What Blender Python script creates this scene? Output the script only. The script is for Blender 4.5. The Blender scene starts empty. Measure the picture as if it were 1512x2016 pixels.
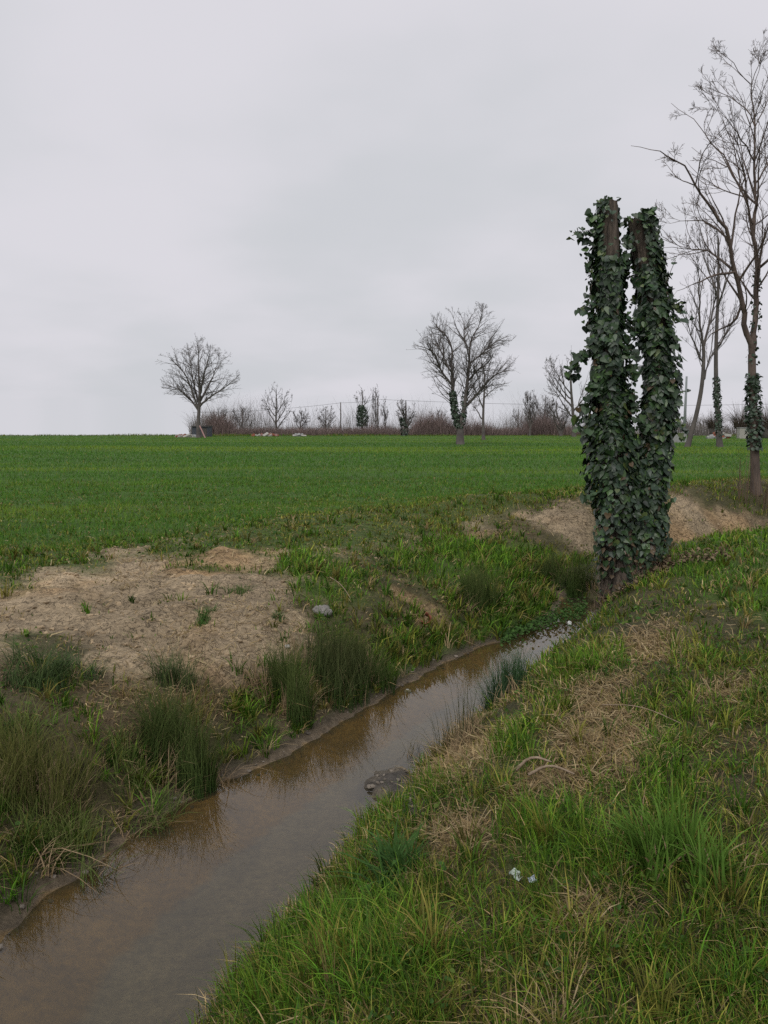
import bpy, math, random
import numpy as np
from mathutils import Matrix, Vector
R = math.radians
scene = bpy.context.scene
col = scene.collection
random.seed(7)
RNG = np.random.default_rng(7)

# ------------------------------------------------------------------ camera
CAM_H, FPX, PITCH = 1.6, 1530.0, R(6.34)
cam = bpy.data.cameras.new('camera'); camo = bpy.data.objects.new('camera', cam); col.objects.link(camo)
camo.location = (0, 0, CAM_H); camo.rotation_euler = (R(90) - PITCH, 0, 0)
cam.sensor_fit = 'VERTICAL'; cam.sensor_height = 24.0; cam.lens = FPX / 2016 * 24.0
cam.clip_start = 0.05; cam.clip_end = 20000
scene.camera = camo

# ------------------------------------------------------------------ sky, sun, exposure
SUN_EL, SUN_ROT = R(52), R(200)
world = bpy.data.worlds.new('World'); scene.world = world; world.use_nodes = True
nt = world.node_tree; nt.nodes.clear()
N = nt.nodes.new; L = nt.links.new
out = N('ShaderNodeOutputWorld'); bg = N('ShaderNodeBackground')
tc = N('ShaderNodeTexCoord'); sx = N('ShaderNodeSeparateXYZ'); mx = N('ShaderNodeMath'); mx.operation = 'MAXIMUM'; mx.inputs[1].default_value = 0.03
cx = N('ShaderNodeCombineXYZ')
L(tc.outputs['Generated'], sx.inputs[0]); L(sx.outputs[2], mx.inputs[0])
L(sx.outputs[0], cx.inputs[0]); L(sx.outputs[1], cx.inputs[1]); L(mx.outputs[0], cx.inputs[2])
sky = N('ShaderNodeTexSky'); sky.sky_type = 'NISHITA'; sky.sun_disc = False
sky.sun_elevation = SUN_EL; sky.sun_rotation = SUN_ROT; sky.dust_density = 6.0; sky.air_density = 1.0
L(cx.outputs[0], sky.inputs['Vector'])
skyg = N('ShaderNodeHueSaturation'); skyg.inputs['Saturation'].default_value = 0.25
L(sky.outputs[0], skyg.inputs['Color'])
b1 = N('ShaderNodeBackground'); b1.inputs['Strength'].default_value = 0.05; L(skyg.outputs[0], b1.inputs['Color'])
# the cloud layer: projected onto a flat ceiling so that it foreshortens to the horizon
dv = N('ShaderNodeVectorMath'); dv.operation = 'DIVIDE'
ad = N('ShaderNodeMath'); ad.operation = 'ADD'; ad.inputs[1].default_value = 0.22; L(mx.outputs[0], ad.inputs[0])
cz = N('ShaderNodeCombineXYZ'); 
for i in range(3): L(ad.outputs[0], cz.inputs[i])
L(cx.outputs[0], dv.inputs[0]); L(cz.outputs[0], dv.inputs[1])
nz = N('ShaderNodeTexNoise'); nz.inputs['Scale'].default_value = 1.3; nz.inputs['Detail'].default_value = 4; nz.inputs['Roughness'].default_value = 0.45
L(dv.outputs[0], nz.inputs['Vector'])
rp = N('ShaderNodeValToRGB'); rp.color_ramp.interpolation = 'EASE'
rp.color_ramp.elements[0].position = 0.32; rp.color_ramp.elements[0].color = (0.592, 0.605, 0.640, 1)
rp.color_ramp.elements[1].position = 0.68; rp.color_ramp.elements[1].color = (0.688, 0.676, 0.724, 1)
L(nz.outputs['Fac'], rp.inputs[0])
b2 = N('ShaderNodeBackground'); b2.inputs['Strength'].default_value = 1.0; L(rp.outputs[0], b2.inputs['Color'])
ms = N('ShaderNodeMixShader'); ms.inputs[0].default_value = 0.90
L(b1.outputs[0], ms.inputs[1]); L(b2.outputs[0], ms.inputs[2]); L(ms.outputs[0], out.inputs[0])
nt.nodes.remove(bg)
sun = bpy.data.lights.new('sun', 'SUN'); sun.energy = 1.5; sun.angle = R(40); sun.color = (1.0, 0.97, 0.93)
suno = bpy.data.objects.new('sun', sun); col.objects.link(suno)
suno.location = (0, -5, 30)
sd = Vector((math.sin(SUN_ROT) * math.cos(SUN_EL), math.cos(SUN_ROT) * math.cos(SUN_EL), math.sin(SUN_EL)))
suno.rotation_euler = (-sd).to_track_quat('-Z', 'Y').to_euler()
scene.view_settings.view_transform = 'Standard'; scene.view_settings.look = 'None'
scene.view_settings.exposure = 0.16; scene.view_settings.gamma = 1.0
scene.render.engine = 'CYCLES'
scene.cycles.max_bounces = 6; scene.cycles.transparent_max_bounces = 12
scene.cycles.use_denoising = False

# ------------------------------------------------------------------ helpers
CT, ST = math.cos(PITCH), math.sin(PITCH)
def ray(x, y):
    a = (x - 756) / FPX; b = -(y - 1008) / FPX
    return np.array([a, CT + b * ST, -ST + b * CT])
def px(x, y, z=0.0):                      # the point at height z that the photograph shows at (x, y)
    d = ray(x, y); t = (z - CAM_H) / d[2]; return np.array([0, 0, CAM_H]) + d * t
def pd(x, y, dist):                       # the point at forward distance dist
    d = ray(x, y); return np.array([0, 0, CAM_H]) + d * (dist / d[1])
def topx(P):                              # ground points to photograph positions, to find which patch they lie in
    P = np.asarray(P); v = P - np.array([0, 0, CAM_H])
    w = v[..., 1] * CT - v[..., 2] * ST; u = v[..., 1] * ST + v[..., 2] * CT
    w = np.where(w < 0.3, 0.3, w)
    return 756 + FPX * v[..., 0] / w, 1008 - FPX * u / w
_perm = np.random.default_rng(3).random((256, 256))
def vn(x, y, s=0):
    x = np.asarray(x) + s * 17.31; y = np.asarray(y) + s * 9.77
    xi = np.floor(x).astype(int); yi = np.floor(y).astype(int); fx = x - xi; fy = y - yi
    fx = fx * fx * (3 - 2 * fx); fy = fy * fy * (3 - 2 * fy)
    a = _perm[xi & 255, yi & 255]; b = _perm[(xi + 1) & 255, yi & 255]; c = _perm[xi & 255, (yi + 1) & 255]; d = _perm[(xi + 1) & 255, (yi + 1) & 255]
    return (a * (1 - fx) + b * fx) * (1 - fy) + (c * (1 - fx) + d * fx) * fy
def fbm(x, y, s=0, o=4):
    r = 0; a = 0.5; t = 0
    for k in range(o): r = r + a * vn(x * 2 ** k, y * 2 ** k, s + k * 3); t += a; a *= 0.5
    return r / t
def sst(a, b, x):
    t = np.clip((x - a) / (b - a), 0, 1); return t * t * (3 - 2 * t)

def mesh(name, V, F, C=None, mat=None, smooth=False, uv=None):
    V = np.asarray(V, dtype=np.float32); F = np.asarray(F, dtype=np.int32); k = F.shape[1]
    m = bpy.data.meshes.new(name)
    m.vertices.add(len(V)); m.vertices.foreach_set('co', V.ravel())
    m.loops.add(F.size); m.loops.foreach_set('vertex_index', F.ravel())
    m.polygons.add(len(F)); m.polygons.foreach_set('loop_start', np.arange(0, F.size, k, dtype=np.int32))
    m.polygons.foreach_set('use_smooth', np.full(len(F), smooth, dtype=bool))
    if C is not None:
        C = np.asarray(C, dtype=np.float32)
        if C.shape[1] == 3: C = np.hstack([C, np.ones((len(C), 1), np.float32)])
        a = m.attributes.new('Col', 'FLOAT_COLOR', 'POINT'); a.data.foreach_set('color', C.ravel())
    if mat: m.materials.append(mat)
    m.update(calc_edges=True); m.validate()
    return m
def link(name, m, parent=None, loc=None):
    o = bpy.data.objects.new(name, m); col.objects.link(o)
    if parent: o.parent = parent
    if loc is not None: o.location = loc
    return o
def tag(o, label=None, cat=None, group=None, kind=None):
    if label: o['label'] = label
    if cat: o['category'] = cat
    if group: o['group'] = group
    if kind: o['kind'] = kind
    return o
def thing(name, label, cat, loc, group=None):
    o = link(name, None, loc=tuple(float(c) for c in loc)); o.empty_display_size = 0.2
    return tag(o, label, cat, group)

# ------------------------------------------------------------------ materials
def newmat(name):
    m = bpy.data.materials.new(name); m.use_nodes = True; t = m.node_tree; t.nodes.clear()
    return m, t, t.nodes.new, t.links.new
def mat_foliage(name, rough=0.55, trans=0.3, spec=0.3, noise=0.25, nscale=40):
    m, t, N, L = newmat(name)
    o = N('ShaderNodeOutputMaterial'); p = N('ShaderNodeBsdfPrincipled'); tr = N('ShaderNodeBsdfTranslucent'); mix = N('ShaderNodeMixShader')
    a = N('ShaderNodeAttribute'); a.attribute_name = 'Col'
    n = N('ShaderNodeTexNoise'); n.inputs['Scale'].default_value = nscale; n.inputs['Detail'].default_value = 3
    g = N('ShaderNodeTexCoord'); L(g.outputs['Object'], n.inputs['Vector'])
    r = N('ShaderNodeMapRange'); r.inputs[3].default_value = 1 - noise; r.inputs[4].default_value = 1 + noise; L(n.outputs['Fac'], r.inputs[0])
    mu = N('ShaderNodeVectorMath'); mu.operation = 'SCALE'; L(a.outputs['Color'], mu.inputs[0]); L(r.outputs[0], mu.inputs['Scale'])
    L(mu.outputs[0], p.inputs['Base Color']); L(mu.outputs[0], tr.inputs['Color'])
    p.inputs['Roughness'].default_value = rough; p.inputs['Specular IOR Level'].default_value = spec
    mix.inputs[0].default_value = trans; L(p.outputs[0], mix.inputs[1]); L(tr.outputs[0], mix.inputs[2]); L(mix.outputs[0], o.inputs[0])
    return m
def mat_noise(name, c1, c2, scale=6, rough=0.9, bump=0.3, bscale=30, stretch=(1, 1, 1), spec=0.2, dist=0.02, detail=6):
    m, t, N, L = newmat(name)
    o = N('ShaderNodeOutputMaterial'); p = N('ShaderNodeBsdfPrincipled')
    g = N('ShaderNodeTexCoord'); mp = N('ShaderNodeMapping'); mp.inputs['Scale'].default_value = stretch
    L(g.outputs['Object'], mp.inputs[0])
    n = N('ShaderNodeTexNoise'); n.inputs['Scale'].default_value = scale; n.inputs['Detail'].default_value = detail; n.inputs['Roughness'].default_value = 0.65
    L(mp.outputs[0], n.inputs['Vector'])
    r = N('ShaderNodeValToRGB'); r.color_ramp.elements[0].position = 0.3; r.color_ramp.elements[1].position = 0.72
    r.color_ramp.elements[0].color = (*c1, 1); r.color_ramp.elements[1].color = (*c2, 1); L(n.outputs['Fac'], r.inputs[0])
    L(r.outputs[0], p.inputs['Base Color']); p.inputs['Roughness'].default_value = rough; p.inputs['Specular IOR Level'].default_value = spec
    n2 = N('ShaderNodeTexNoise'); n2.inputs['Scale'].default_value = bscale; n2.inputs['Detail'].default_value = 5; L(mp.outputs[0], n2.inputs['Vector'])
    b = N('ShaderNodeBump'); b.inputs['Strength'].default_value = bump; b.inputs['Distance'].default_value = dist; L(n2.outputs['Fac'], b.inputs['Height'])
    L(b.outputs[0], p.inputs['Normal']); L(p.outputs[0], o.inputs[0])
    return m
M_GRASS = mat_foliage('grass_blade', 0.65, 0.30, 0.12)
M_RUSH = mat_foliage('rush_stem', 0.65, 0.15, 0.08)
M_TWIG = mat_foliage('brushwood', 0.9, 0.0, 0.1)
M_IVY = mat_foliage('ivy_leaf', 0.42, 0.06, 0.45, 0.35, 25)
M_BARK_FAR = mat_noise('far_bark', (0.078, 0.068, 0.064), (0.15, 0.13, 0.121), 1.5, 0.95, 0.3, 8)
M_BARK_PALE = mat_noise('pale_bark', (0.07, 0.062, 0.058), (0.14, 0.122, 0.11), 1.6, 0.95, 0.3, 8)
M_BARK_RIGHT = mat_noise('furrowed_bark', (0.06, 0.047, 0.040), (0.16, 0.122, 0.10), 5, 0.92, 0.9, 16, (1, 1, 0.22), dist=0.03)
M_BARK_IVY = mat_noise('stump_bark', (0.022, 0.019, 0.017), (0.175, 0.14, 0.11), 26, 0.92, 1.0, 34, (1, 1, 0.12), dist=0.05)
M_CUT = mat_noise('sawn_wood', (0.16, 0.12, 0.09), (0.33, 0.26, 0.20), 14, 0.85, 0.4, 60)
M_STONE = mat_noise('pale_stone', (0.22, 0.21, 0.19), (0.46, 0.44, 0.40), 14, 0.85, 0.6, 40)
M_BOULDER = mat_noise('weathered_stone', (0.10, 0.095, 0.085), (0.36, 0.34, 0.31), 22, 0.9, 1.0, 50)
M_CONC = mat_noise('concrete', (0.22, 0.22, 0.22), (0.36, 0.36, 0.35), 5, 0.9, 0.3, 30)
M_POLE = mat_noise('pole_concrete', (0.17, 0.19, 0.19), (0.26, 0.28, 0.28), 3, 0.9, 0.2, 20)
M_WOODPOLE = mat_noise('pole_wood', (0.06, 0.055, 0.05), (0.12, 0.105, 0.095), 4, 0.9, 0.3, 20, (1, 1, .2))
M_WIRE = mat_noise('cable', (0.03, 0.03, 0.032), (0.05, 0.05, 0.052), 4, 0.6, 0.0)
M_PAPER = mat_noise('paper', (0.30, 0.35, 0.30), (0.52, 0.58, 0.52), 20, 0.7, 0.5, 30)
M_PAPERB = mat_noise('pale_plastic', (0.36, 0.40, 0.46), (0.58, 0.62, 0.68), 20, 0.5, 0.5, 30)
M_WHITE = mat_noise('white_sheet', (0.5, 0.51, 0.49), (0.72, 0.73, 0.71), 9, 0.6, 0.3, 18)
M_CLAY = mat_noise('red_clay', (0.16, 0.055, 0.035), (0.28, 0.10, 0.06), 20, 0.8, 0.4, 40)
M_BRICKG = mat_noise('grey_block', (0.055, 0.06, 0.075), (0.12, 0.125, 0.145), 3, 0.9, 0.3, 10)
M_ROOF = mat_noise('roof_sheet', (0.08, 0.075, 0.075), (0.13, 0.12, 0.12), 3, 0.8, 0.3, 10)
M_PLANK = mat_noise('pink_plank', (0.26, 0.15, 0.14), (0.40, 0.25, 0.23), 6, 0.85, 0.3, 20)
M_CLOD = mat_foliage('soil_clod', 0.95, 0.0, 0.1, 0.3, 60)

# ------------------------------------------------------------------ stream line and terrain
ZW = -0.75
Lpx = [(-260, 2150), (0, 1905), (60, 1815), (180, 1722), (300, 1640), (450, 1552), (560, 1490), (650, 1440), (780, 1375), (860, 1328), (950, 1283), (1050, 1246), (1135, 1212)]
Rpx = [(215, 2210), (400, 2000), (462, 1900), (562, 1790), (650, 1690), (722, 1610), (780, 1560), (846, 1488), (900, 1430), (970, 1374), (1030, 1318), (1084, 1270), (1138, 1226)]
Lw = np.array([px(x, y, ZW)[:2] for x, y in Lpx]); Rw = np.array([px(x, y, ZW)[:2] for x, y in Rpx])
cl = (Lw + Rw) / 2; hw = np.linalg.norm(Lw - Rw, axis=1) / 2
ext0 = np.array([cl[0] + (cl[0] - cl[2]) * k for k in (6, 3, 1)]); ext1 = np.array([(2.75, 10.75), (3.7, 11.85), (5.3, 13.3), (7.4, 14.9), (10.2, 16.7), (16, 19.5), (30, 25), (90, 46)])
cl = np.vstack([ext0, cl, ext1]); hw = np.concatenate([[0.52] * 3, hw, [0.26, 0.24, 0.24, 0.25, .3, .3, .3, .3]])
def resample(P, w, n):
    s = np.concatenate([[0], np.cumsum(np.linalg.norm(np.diff(P, axis=0), axis=1))])
    q = np.concatenate([np.linspace(0, s[-8], n * 4 // 5), np.linspace(s[-8], s[-1], n // 5 + 1)[1:]])
    return np.stack([np.interp(q, s, P[:, 0]), np.interp(q, s, P[:, 1])], 1), np.interp(q, s, w), q
for _ in range(2):                                    # Chaikin smoothing
    Q = np.empty((2 * len(cl) - 2, 2)); Q[0::2] = .75 * cl[:-1] + .25 * cl[1:]; Q[1::2] = .25 * cl[:-1] + .75 * cl[1:]
    W = np.empty(2 * len(hw) - 2); W[0::2] = .75 * hw[:-1] + .25 * hw[1:]; W[1::2] = .25 * hw[:-1] + .75 * hw[1:]
    cl, hw = Q, W
CL, HW, CS = resample(cl, hw, 300)
TAN = np.gradient(CL, axis=0); TAN /= np.linalg.norm(TAN, axis=1)[:, None]
def stream(x, y):                                     # signed distance (right bank positive), half width, arc length
    x = np.asarray(x, float).ravel(); y = np.asarray(y, float).ravel()
    s = np.empty(len(x)); w = np.empty(len(x)); a = np.empty(len(x))
    for i in range(0, len(x), 20000):
        X = x[i:i + 20000, None]; Y = y[i:i + 20000, None]
        d2 = (X - CL[None, :, 0]) ** 2 + (Y - CL[None, :, 1]) ** 2; j = d2.argmin(1)
        vx = X[:, 0] - CL[j, 0]; vy = Y[:, 0] - CL[j, 1]
        cr = vx * TAN[j, 1] - vy * TAN[j, 0]; al = vx * TAN[j, 0] + vy * TAN[j, 1]
        dist = np.sqrt(np.maximum(d2[np.arange(len(j)), j], 1e-9))
        s[i:i + 20000] = np.where(np.abs(al) < 0.25, cr, np.sign(cr) * dist); w[i:i + 20000] = HW[j]; a[i:i + 20000] = CS[j]
    return s, w, a
RP = ([0, .10, .3, .6, .95, 1.5, 2.2, 60], [ZW - .01, ZW + .08, -.52, -.30, -.13, -.03, 0, 0])
LP = ([0, .06, .22, .5, .85, 1.2, 1.7, 2.5, 3.6, 5.0, 7.0, 60], [ZW - .01, ZW + .02, ZW + .07, -.50, -.29, -.17, -.08, .0, .06, .03, 0, 0])
A_TRUNK = CS[np.argmin(np.abs(CL[:, 1] - 10.0) + np.abs(CL[:, 0] - 2.2))]
PAT = {}
def inpoly(X, Y, poly):
    n = len(poly); c = np.zeros(np.shape(X), bool)
    for i in range(n):
        x1, y1 = poly[i]; x2, y2 = poly[(i + 1) % n]
        if y1 == y2: continue
        c ^= ((y1 > Y) != (y2 > Y)) & (X < (x2 - x1) * (Y - y1) / (y2 - y1) + x1)
    return c
def zbase(x, y):
    shp = np.shape(x); x = np.asarray(x, float).ravel(); y = np.asarray(y, float).ravel()
    s, w, a = stream(x, y); e = np.abs(s) - w
    e = e - (fbm(x * 1.8, y * 1.8, 6, 3) - .42) * .24 * (s < 0) * sst(-.4, -.1, e)
    e = e + (fbm(x * 1.3, y * 1.3, 5, 3) - .5) * 0.22 * sst(0.0, .5, np.abs(e))
    zr = np.interp(e, *RP); zl = np.interp(e, *LP)
    # spoil thrown up on the far bank past the stump
    m = sst(A_TRUNK + 1.5, A_TRUNK + 3.5, a) * (1 - sst(A_TRUNK + 13, A_TRUNK + 18, a))
    zl = zl + m * (np.interp(e, [0, .2, .9, 1.5, 2.4, 4, 5.5], [0, .03, .32, .42, .30, .08, 0]))
    m2 = sst(A_TRUNK - 3.2, A_TRUNK - .8, a) * (1 - sst(A_TRUNK + 1, A_TRUNK + 2, a))
    zl = zl + m2 * np.interp(e, [0, .8, 2, 3.5, 5, 7], [0, -.08, -.06, .05, .05, 0])
    bed = ZW - .02 - .10 * (1 - np.clip(np.abs(s) / w, 0, 1) ** 2)
    fill = sst(A_TRUNK + .1, A_TRUNK + 1.2, a); bed = bed + fill * .30; zr = np.maximum(zr, ZW + fill * .26); zl = np.maximum(zl, ZW + fill * .26)
    z = np.where(e < 0, bed, np.where(s > 0, zr, zl))
    far = np.maximum(y - 128, 0); z = z - 0.02 * far * sst(0, 12, far)      # beyond the crest the land falls away
    return z.reshape(shp), s.reshape(shp), e.reshape(shp), a.reshape(shp)
def zrough(x, y, e, dirt):
    near = 1 - sst(20, 40, np.hypot(x, y))
    amp = sst(0.02, .35, e) * near
    z = amp * ((fbm(x * .9, y * .9, 11, 3) - .5) * .10 + (fbm(x * 3, y * 3, 12, 3) - .5) * .07)
    z = z + near * dirt * ((fbm(x * 1.6, y * 1.6, 17, 3) - .5) * .12 + (fbm(x * 4, y * 4, 13, 4) - .5) * .13 + np.abs(fbm(x * 9, y * 9, 14, 3) - .5) * -.09)
    z = z + near * sst(-.02, .03, e) * (1 - sst(.1, .3, e)) * (fbm(x * 8, y * 8, 15, 3) - .5) * .03
    return z + (1 - near) * (fbm(x * .05, y * .05, 16, 3) - .5) * .12
# patches of the ground, outlined on the photograph and carried to the ground they lie on
DIRT = [[(-200, 1150), (0, 1138), (150, 1125), (230, 1092), (330, 1076), (560, 1064), (545, 1105), (575, 1150), (612, 1185), (606, 1290), (560, 1330), (420, 1345), (260, 1330), (200, 1320), (185, 1268), (0, 1262), (-200, 1280)],
        [(1015, 1018), (1080, 990), (1168, 984), (1175, 1010), (1172, 1105), (1125, 1090), (1095, 1052), (1045, 1030)],
        [(780, 1076), (900, 1048), (1000, 1020), (1015, 1032), (930, 1056), (820, 1082)],
        [(1285, 985), (1345, 972), (1405, 998), (1530, 1015), (1640, 1030), (1640, 1044), (1512, 1046), (1400, 1068), (1330, 1085), (1270, 1075)],
        [(820, 1150), (870, 1150), (895, 1195), (850, 1230), (800, 1240), (805, 1190)],
        [(590, 1068), (690, 1085), (790, 1120), (835, 1165), (790, 1165), (720, 1125), (640, 1092)]]
WETMUD = [[(716, 1560), (760, 1520), (822, 1500), (812, 1585), (735, 1615)]]
LUSH = [[(540, 1080), (600, 1070), (720, 1145), (730, 1190), (640, 1200), (560, 1130)],
        [(640, 1330), (750, 1310), (770, 1240), (880, 1250), (960, 1200), (1000, 1150), (1110, 1120), (1160, 1180), (1060, 1215), (960, 1262), (840, 1320), (760, 1380), (650, 1420)],
        [(740, 1090), (900, 1062), (1060, 1072), (1160, 1110), (1110, 1150), (960, 1190), (880, 1180), (800, 1120)],
        [(1080, 1330), (1150, 1280), (1230, 1250), (1180, 1330), (1080, 1400)],
        [(1310, 1090), (1400, 1055), (1520, 1030), (1700, 1020), (1700, 1240), (1480, 1220), (1400, 1180), (1320, 1130)],
        [(1000, 1600), (1140, 1590), (1230, 1640), (1200, 1750), (1000, 1700)],
        [(420, 2016), (560, 1840), (800, 1780), (900, 1900), (760, 2016)],
        [(950, 1470), (1010, 1430), (1060, 1470), (1020, 1530), (960, 1540)],
        [(1240, 1460), (1330, 1440), (1370, 1540), (1300, 1620), (1230, 1560)]]
DRY = [[(1150, 1330), (1240, 1345), (1232, 1450), (1225, 1570), (1140, 1530), (1160, 1450)],
       [(1190, 1290), (1290, 1220), (1320, 1240), (1290, 1310)],
       [(1000, 1560), (1050, 1510), (1160, 1520), (1130, 1590), (1010, 1600)],
       [(850, 1520), (880, 1430), (960, 1420), (960, 1480), (900, 1560)],
       [(1380, 1350), (1450, 1340), (1490, 1380), (1450, 1400), (1400, 1395)],
       [(1060, 1480), (1150, 1400), (1160, 1470), (1100, 1500)],
       [(1150, 1760), (1230, 1740), (1210, 1830), (1140, 1830)],
       [(880, 1620), (960, 1590), (960, 1680), (900, 1720)],
       [(150, 1420), (230, 1330), (400, 1350), (440, 1420), (260, 1470)],
       [(560, 1440), (640, 1300), (660, 1400), (600, 1470)]]
YEL = [[(540, 1000), (700, 975), (1130, 985), (1060, 1010), (900, 1045), (700, 1062), (560, 1050)],
       [(1330, 960), (1512, 930), (1640, 940), (1640, 1000), (1400, 995)]]
def patch(P, polys, s, soft=26, warp=46):
    X, Y = topx(P); x = P[..., 0]; y = P[..., 1]
    k = np.clip(7.0 / np.maximum(y, 2), .25, 1.5)
    X = X + (fbm(x * 2.2, y * 2.2, 40 + s, 4) - .5) * warp * 2 * k; Y = Y + (fbm(x * 2.2, y * 2.2, 60 + s, 4) - .5) * warp * k
    m = 0.0
    for p in polys:
        q = np.zeros(X.shape)
        for dx, dy in ((-soft, 0), (soft, 0), (0, -soft * .5), (0, soft * .5), (0, 0)): q = q + inpoly(X + dx * k, Y + dy * k, p)
        m = np.maximum(m, q / 5)
    return m * (y > .8)
def sides(P, e, s):
    d = patch(P, DIRT, 1); d = np.where(s > 0, 0, d)
    return d
def ground(x, y):                                     # height and everything needed to dress the ground
    z, s, e, a = zbase(x, y); P = np.stack([x, y, z], -1)
    d = np.where((s < 0) & (e > .25) & (y < 40), patch(P, DIRT, 1, 40, 95), 0)
    br = sst(.36, .56, fbm(x * 1.5 + 3, y * 1.5, 55, 4)); d = np.where((y > 8.5) & (a < A_TRUNK + 3.0), d * (.12 + .88 * br), d * (.55 + .45 * sst(.2, .4, br + d * .4)))
    z = z + zrough(x, y, e, d)
    near = (y < 12) & (s > 0) & (e > -.45) & (e < .35)
    if near.any():
        w = np.zeros(len(x)); w[near] = patch(np.stack([x, y, np.full(len(x), ZW)], -1)[near], WETMUD, 5, 20, 30)
        z = np.where(w > .25, np.maximum(np.minimum(z, ZW + .10), ZW + .012 + .05 * w * fbm(x * 7, y * 7, 19, 3)), z)
    return z, s, e, a, d
def gz(x, y): return float(ground(np.array([x]), np.array([y]))[0][0])
def onground(X, Y, z0=0.0):                           # the ground point that the photograph shows at (X, Y)
    d = ray(X, Y); t = np.geomspace(1.0, 200, 9000); p = np.array([0, 0, CAM_H]) + d * t[:, None]
    h = zbase(p[:, 0], p[:, 1])[0]; i = np.argmax(p[:, 2] <= h); q = p[i]
    return np.array([q[0], q[1], gz(q[0], q[1])])

def axis(lo, hi, step, a, b, g=1.13):
    c = list(np.arange(lo, hi + 1e-6, step)); s = step; u = []; v = hi
    while v < b: s *= g; v += s; u.append(v)
    s = step; w = []; v = lo
    while v > a: s *= g; v -= s; w.append(v)
    return np.array(w[::-1] + c + u)
gx = axis(-7, 9, .062, -4000, 4000); gy = axis(1.2, 17.5, .062, -60, 6000)
GX, GY = np.meshgrid(gx, gy)
GZ, GS, GE, GA, GD = ground(GX.ravel(), GY.ravel())
gxr, gyr = GX.ravel(), GY.ravel()
P = np.stack([gxr, gyr, GZ], 1)
gl, gdr, gyl, gmud = (patch(P, q, k) for q, k in ((LUSH, 2), (DRY, 3), (YEL, 4), (WETMUD, 5)))
def mixc(c, d, f): return c * (1 - f[:, None]) + np.array(d) * f[:, None]
nA = fbm(gxr * 1.1, gyr * 1.1, 21, 4); nB = fbm(gxr * 6, gyr * 6, 22, 3)
C = np.tile(np.array([0.068, 0.064, 0.028]), (len(P), 1)) * (.7 + .6 * nB[:, None])     # thatch and soil under the grass
C = mixc(C, (0.17, 0.125, 0.075), np.clip(gdr * .8 + .35 * sst(.55, .75, nA), 0, 1))
C = mixc(C, (0.065, 0.115, 0.018), gl * .8)
C = mixc(C, (0.070, 0.108, 0.024), .75 * sst(1.6, 2.6, GE) * (GS < 0))
crop_edge = np.interp(gxr, [-9, -4, -1, 2, 5, 9, 30], [7.5, 10.0, 13.2, 16.0, 17.5, 19.0, 21.0])
field = sst(0, 1.2, gyr - crop_edge + (nA - .5) * 2.5) * (GS < 0)
farp = sst(25, 60, np.hypot(gxr, gyr))
C = mixc(C, (0.055, 0.112, 0.020), field * (.75 + .25 * farp))
dirtc = np.array([0.395, 0.305, 0.196]) * (.62 + .7 * nB[:, None]) * (.55 + .85 * nA[:, None]); dirtc = dirtc * (1 + np.array([.12, -.02, -.18]) * sst(.5, .7, fbm(gxr * .9 + 4, gyr * .9, 25, 3))[:, None])
dirtc = dirtc * (1 - .15 * sst(10.5, 13, gyr))[:, None]; C = C * (1 - GD[:, None]) + dirtc * GD[:, None]     # fresher, moister soil past the stump
mud = (1 - sst(.05, .26, GE)) * (GE > -.03) * (GS < 0) + (1 - sst(.02, .15, GE)) * (GE > -.03) * (GS > 0)
C = mixc(C, (0.088, 0.070, 0.048), np.clip(mud, 0, 1))
rim = np.exp(-((GE - .035) / .03) ** 2) * (GS < 0)
C = mixc(C, (0.24, 0.18, 0.12), np.clip(rim * .6 * nA * 1.6, 0, 1))
C = mixc(C, (0.085, 0.075, 0.064), gmud)
bed = GE < 0
tt = np.clip(np.abs(GS) / np.maximum(np.abs(GS) - GE, .1), 0, 1)
bedc = np.where(((GS < 0) & (tt > .15))[:, None], np.array([0.31, 0.19, 0.062]), np.array([0.25, 0.205, 0.14])) * (.6 + .8 * nB[:, None])
C = np.where((bed & (GA < A_TRUNK + .3))[:, None], bedc, C)
C = mixc(C, (0.080, 0.070, 0.060), np.clip(gmud * 1.6, 0, 1))
masks = np.stack([GD, np.clip(mud + bed, 0, 1), field, np.ones(len(P))], 1)
m_, t_, N, L = newmat('ground_soil')
o = N('ShaderNodeOutputMaterial'); p = N('ShaderNodeBsdfPrincipled'); a = N('ShaderNodeAttribute'); a.attribute_name = 'Col'
k = N('ShaderNodeAttribute'); k.attribute_name = 'Mask'; ks = N('ShaderNodeSeparateColor'); L(k.outputs['Color'], ks.inputs[0])
g = N('ShaderNodeTexCoord')
n1 = N('ShaderNodeTexNoise'); n1.inputs['Scale'].default_value = 22; n1.inputs['Detail'].default_value = 8; n1.inputs['Roughness'].default_value = .7; L(g.outputs['Object'], n1.inputs['Vector'])
r1 = N('ShaderNodeMapRange'); r1.inputs[1].default_value = .25; r1.inputs[2].default_value = .75; r1.inputs[3].default_value = .45; r1.inputs[4].default_value = 1.5; L(n1.outputs['Fac'], r1.inputs[0])
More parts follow.
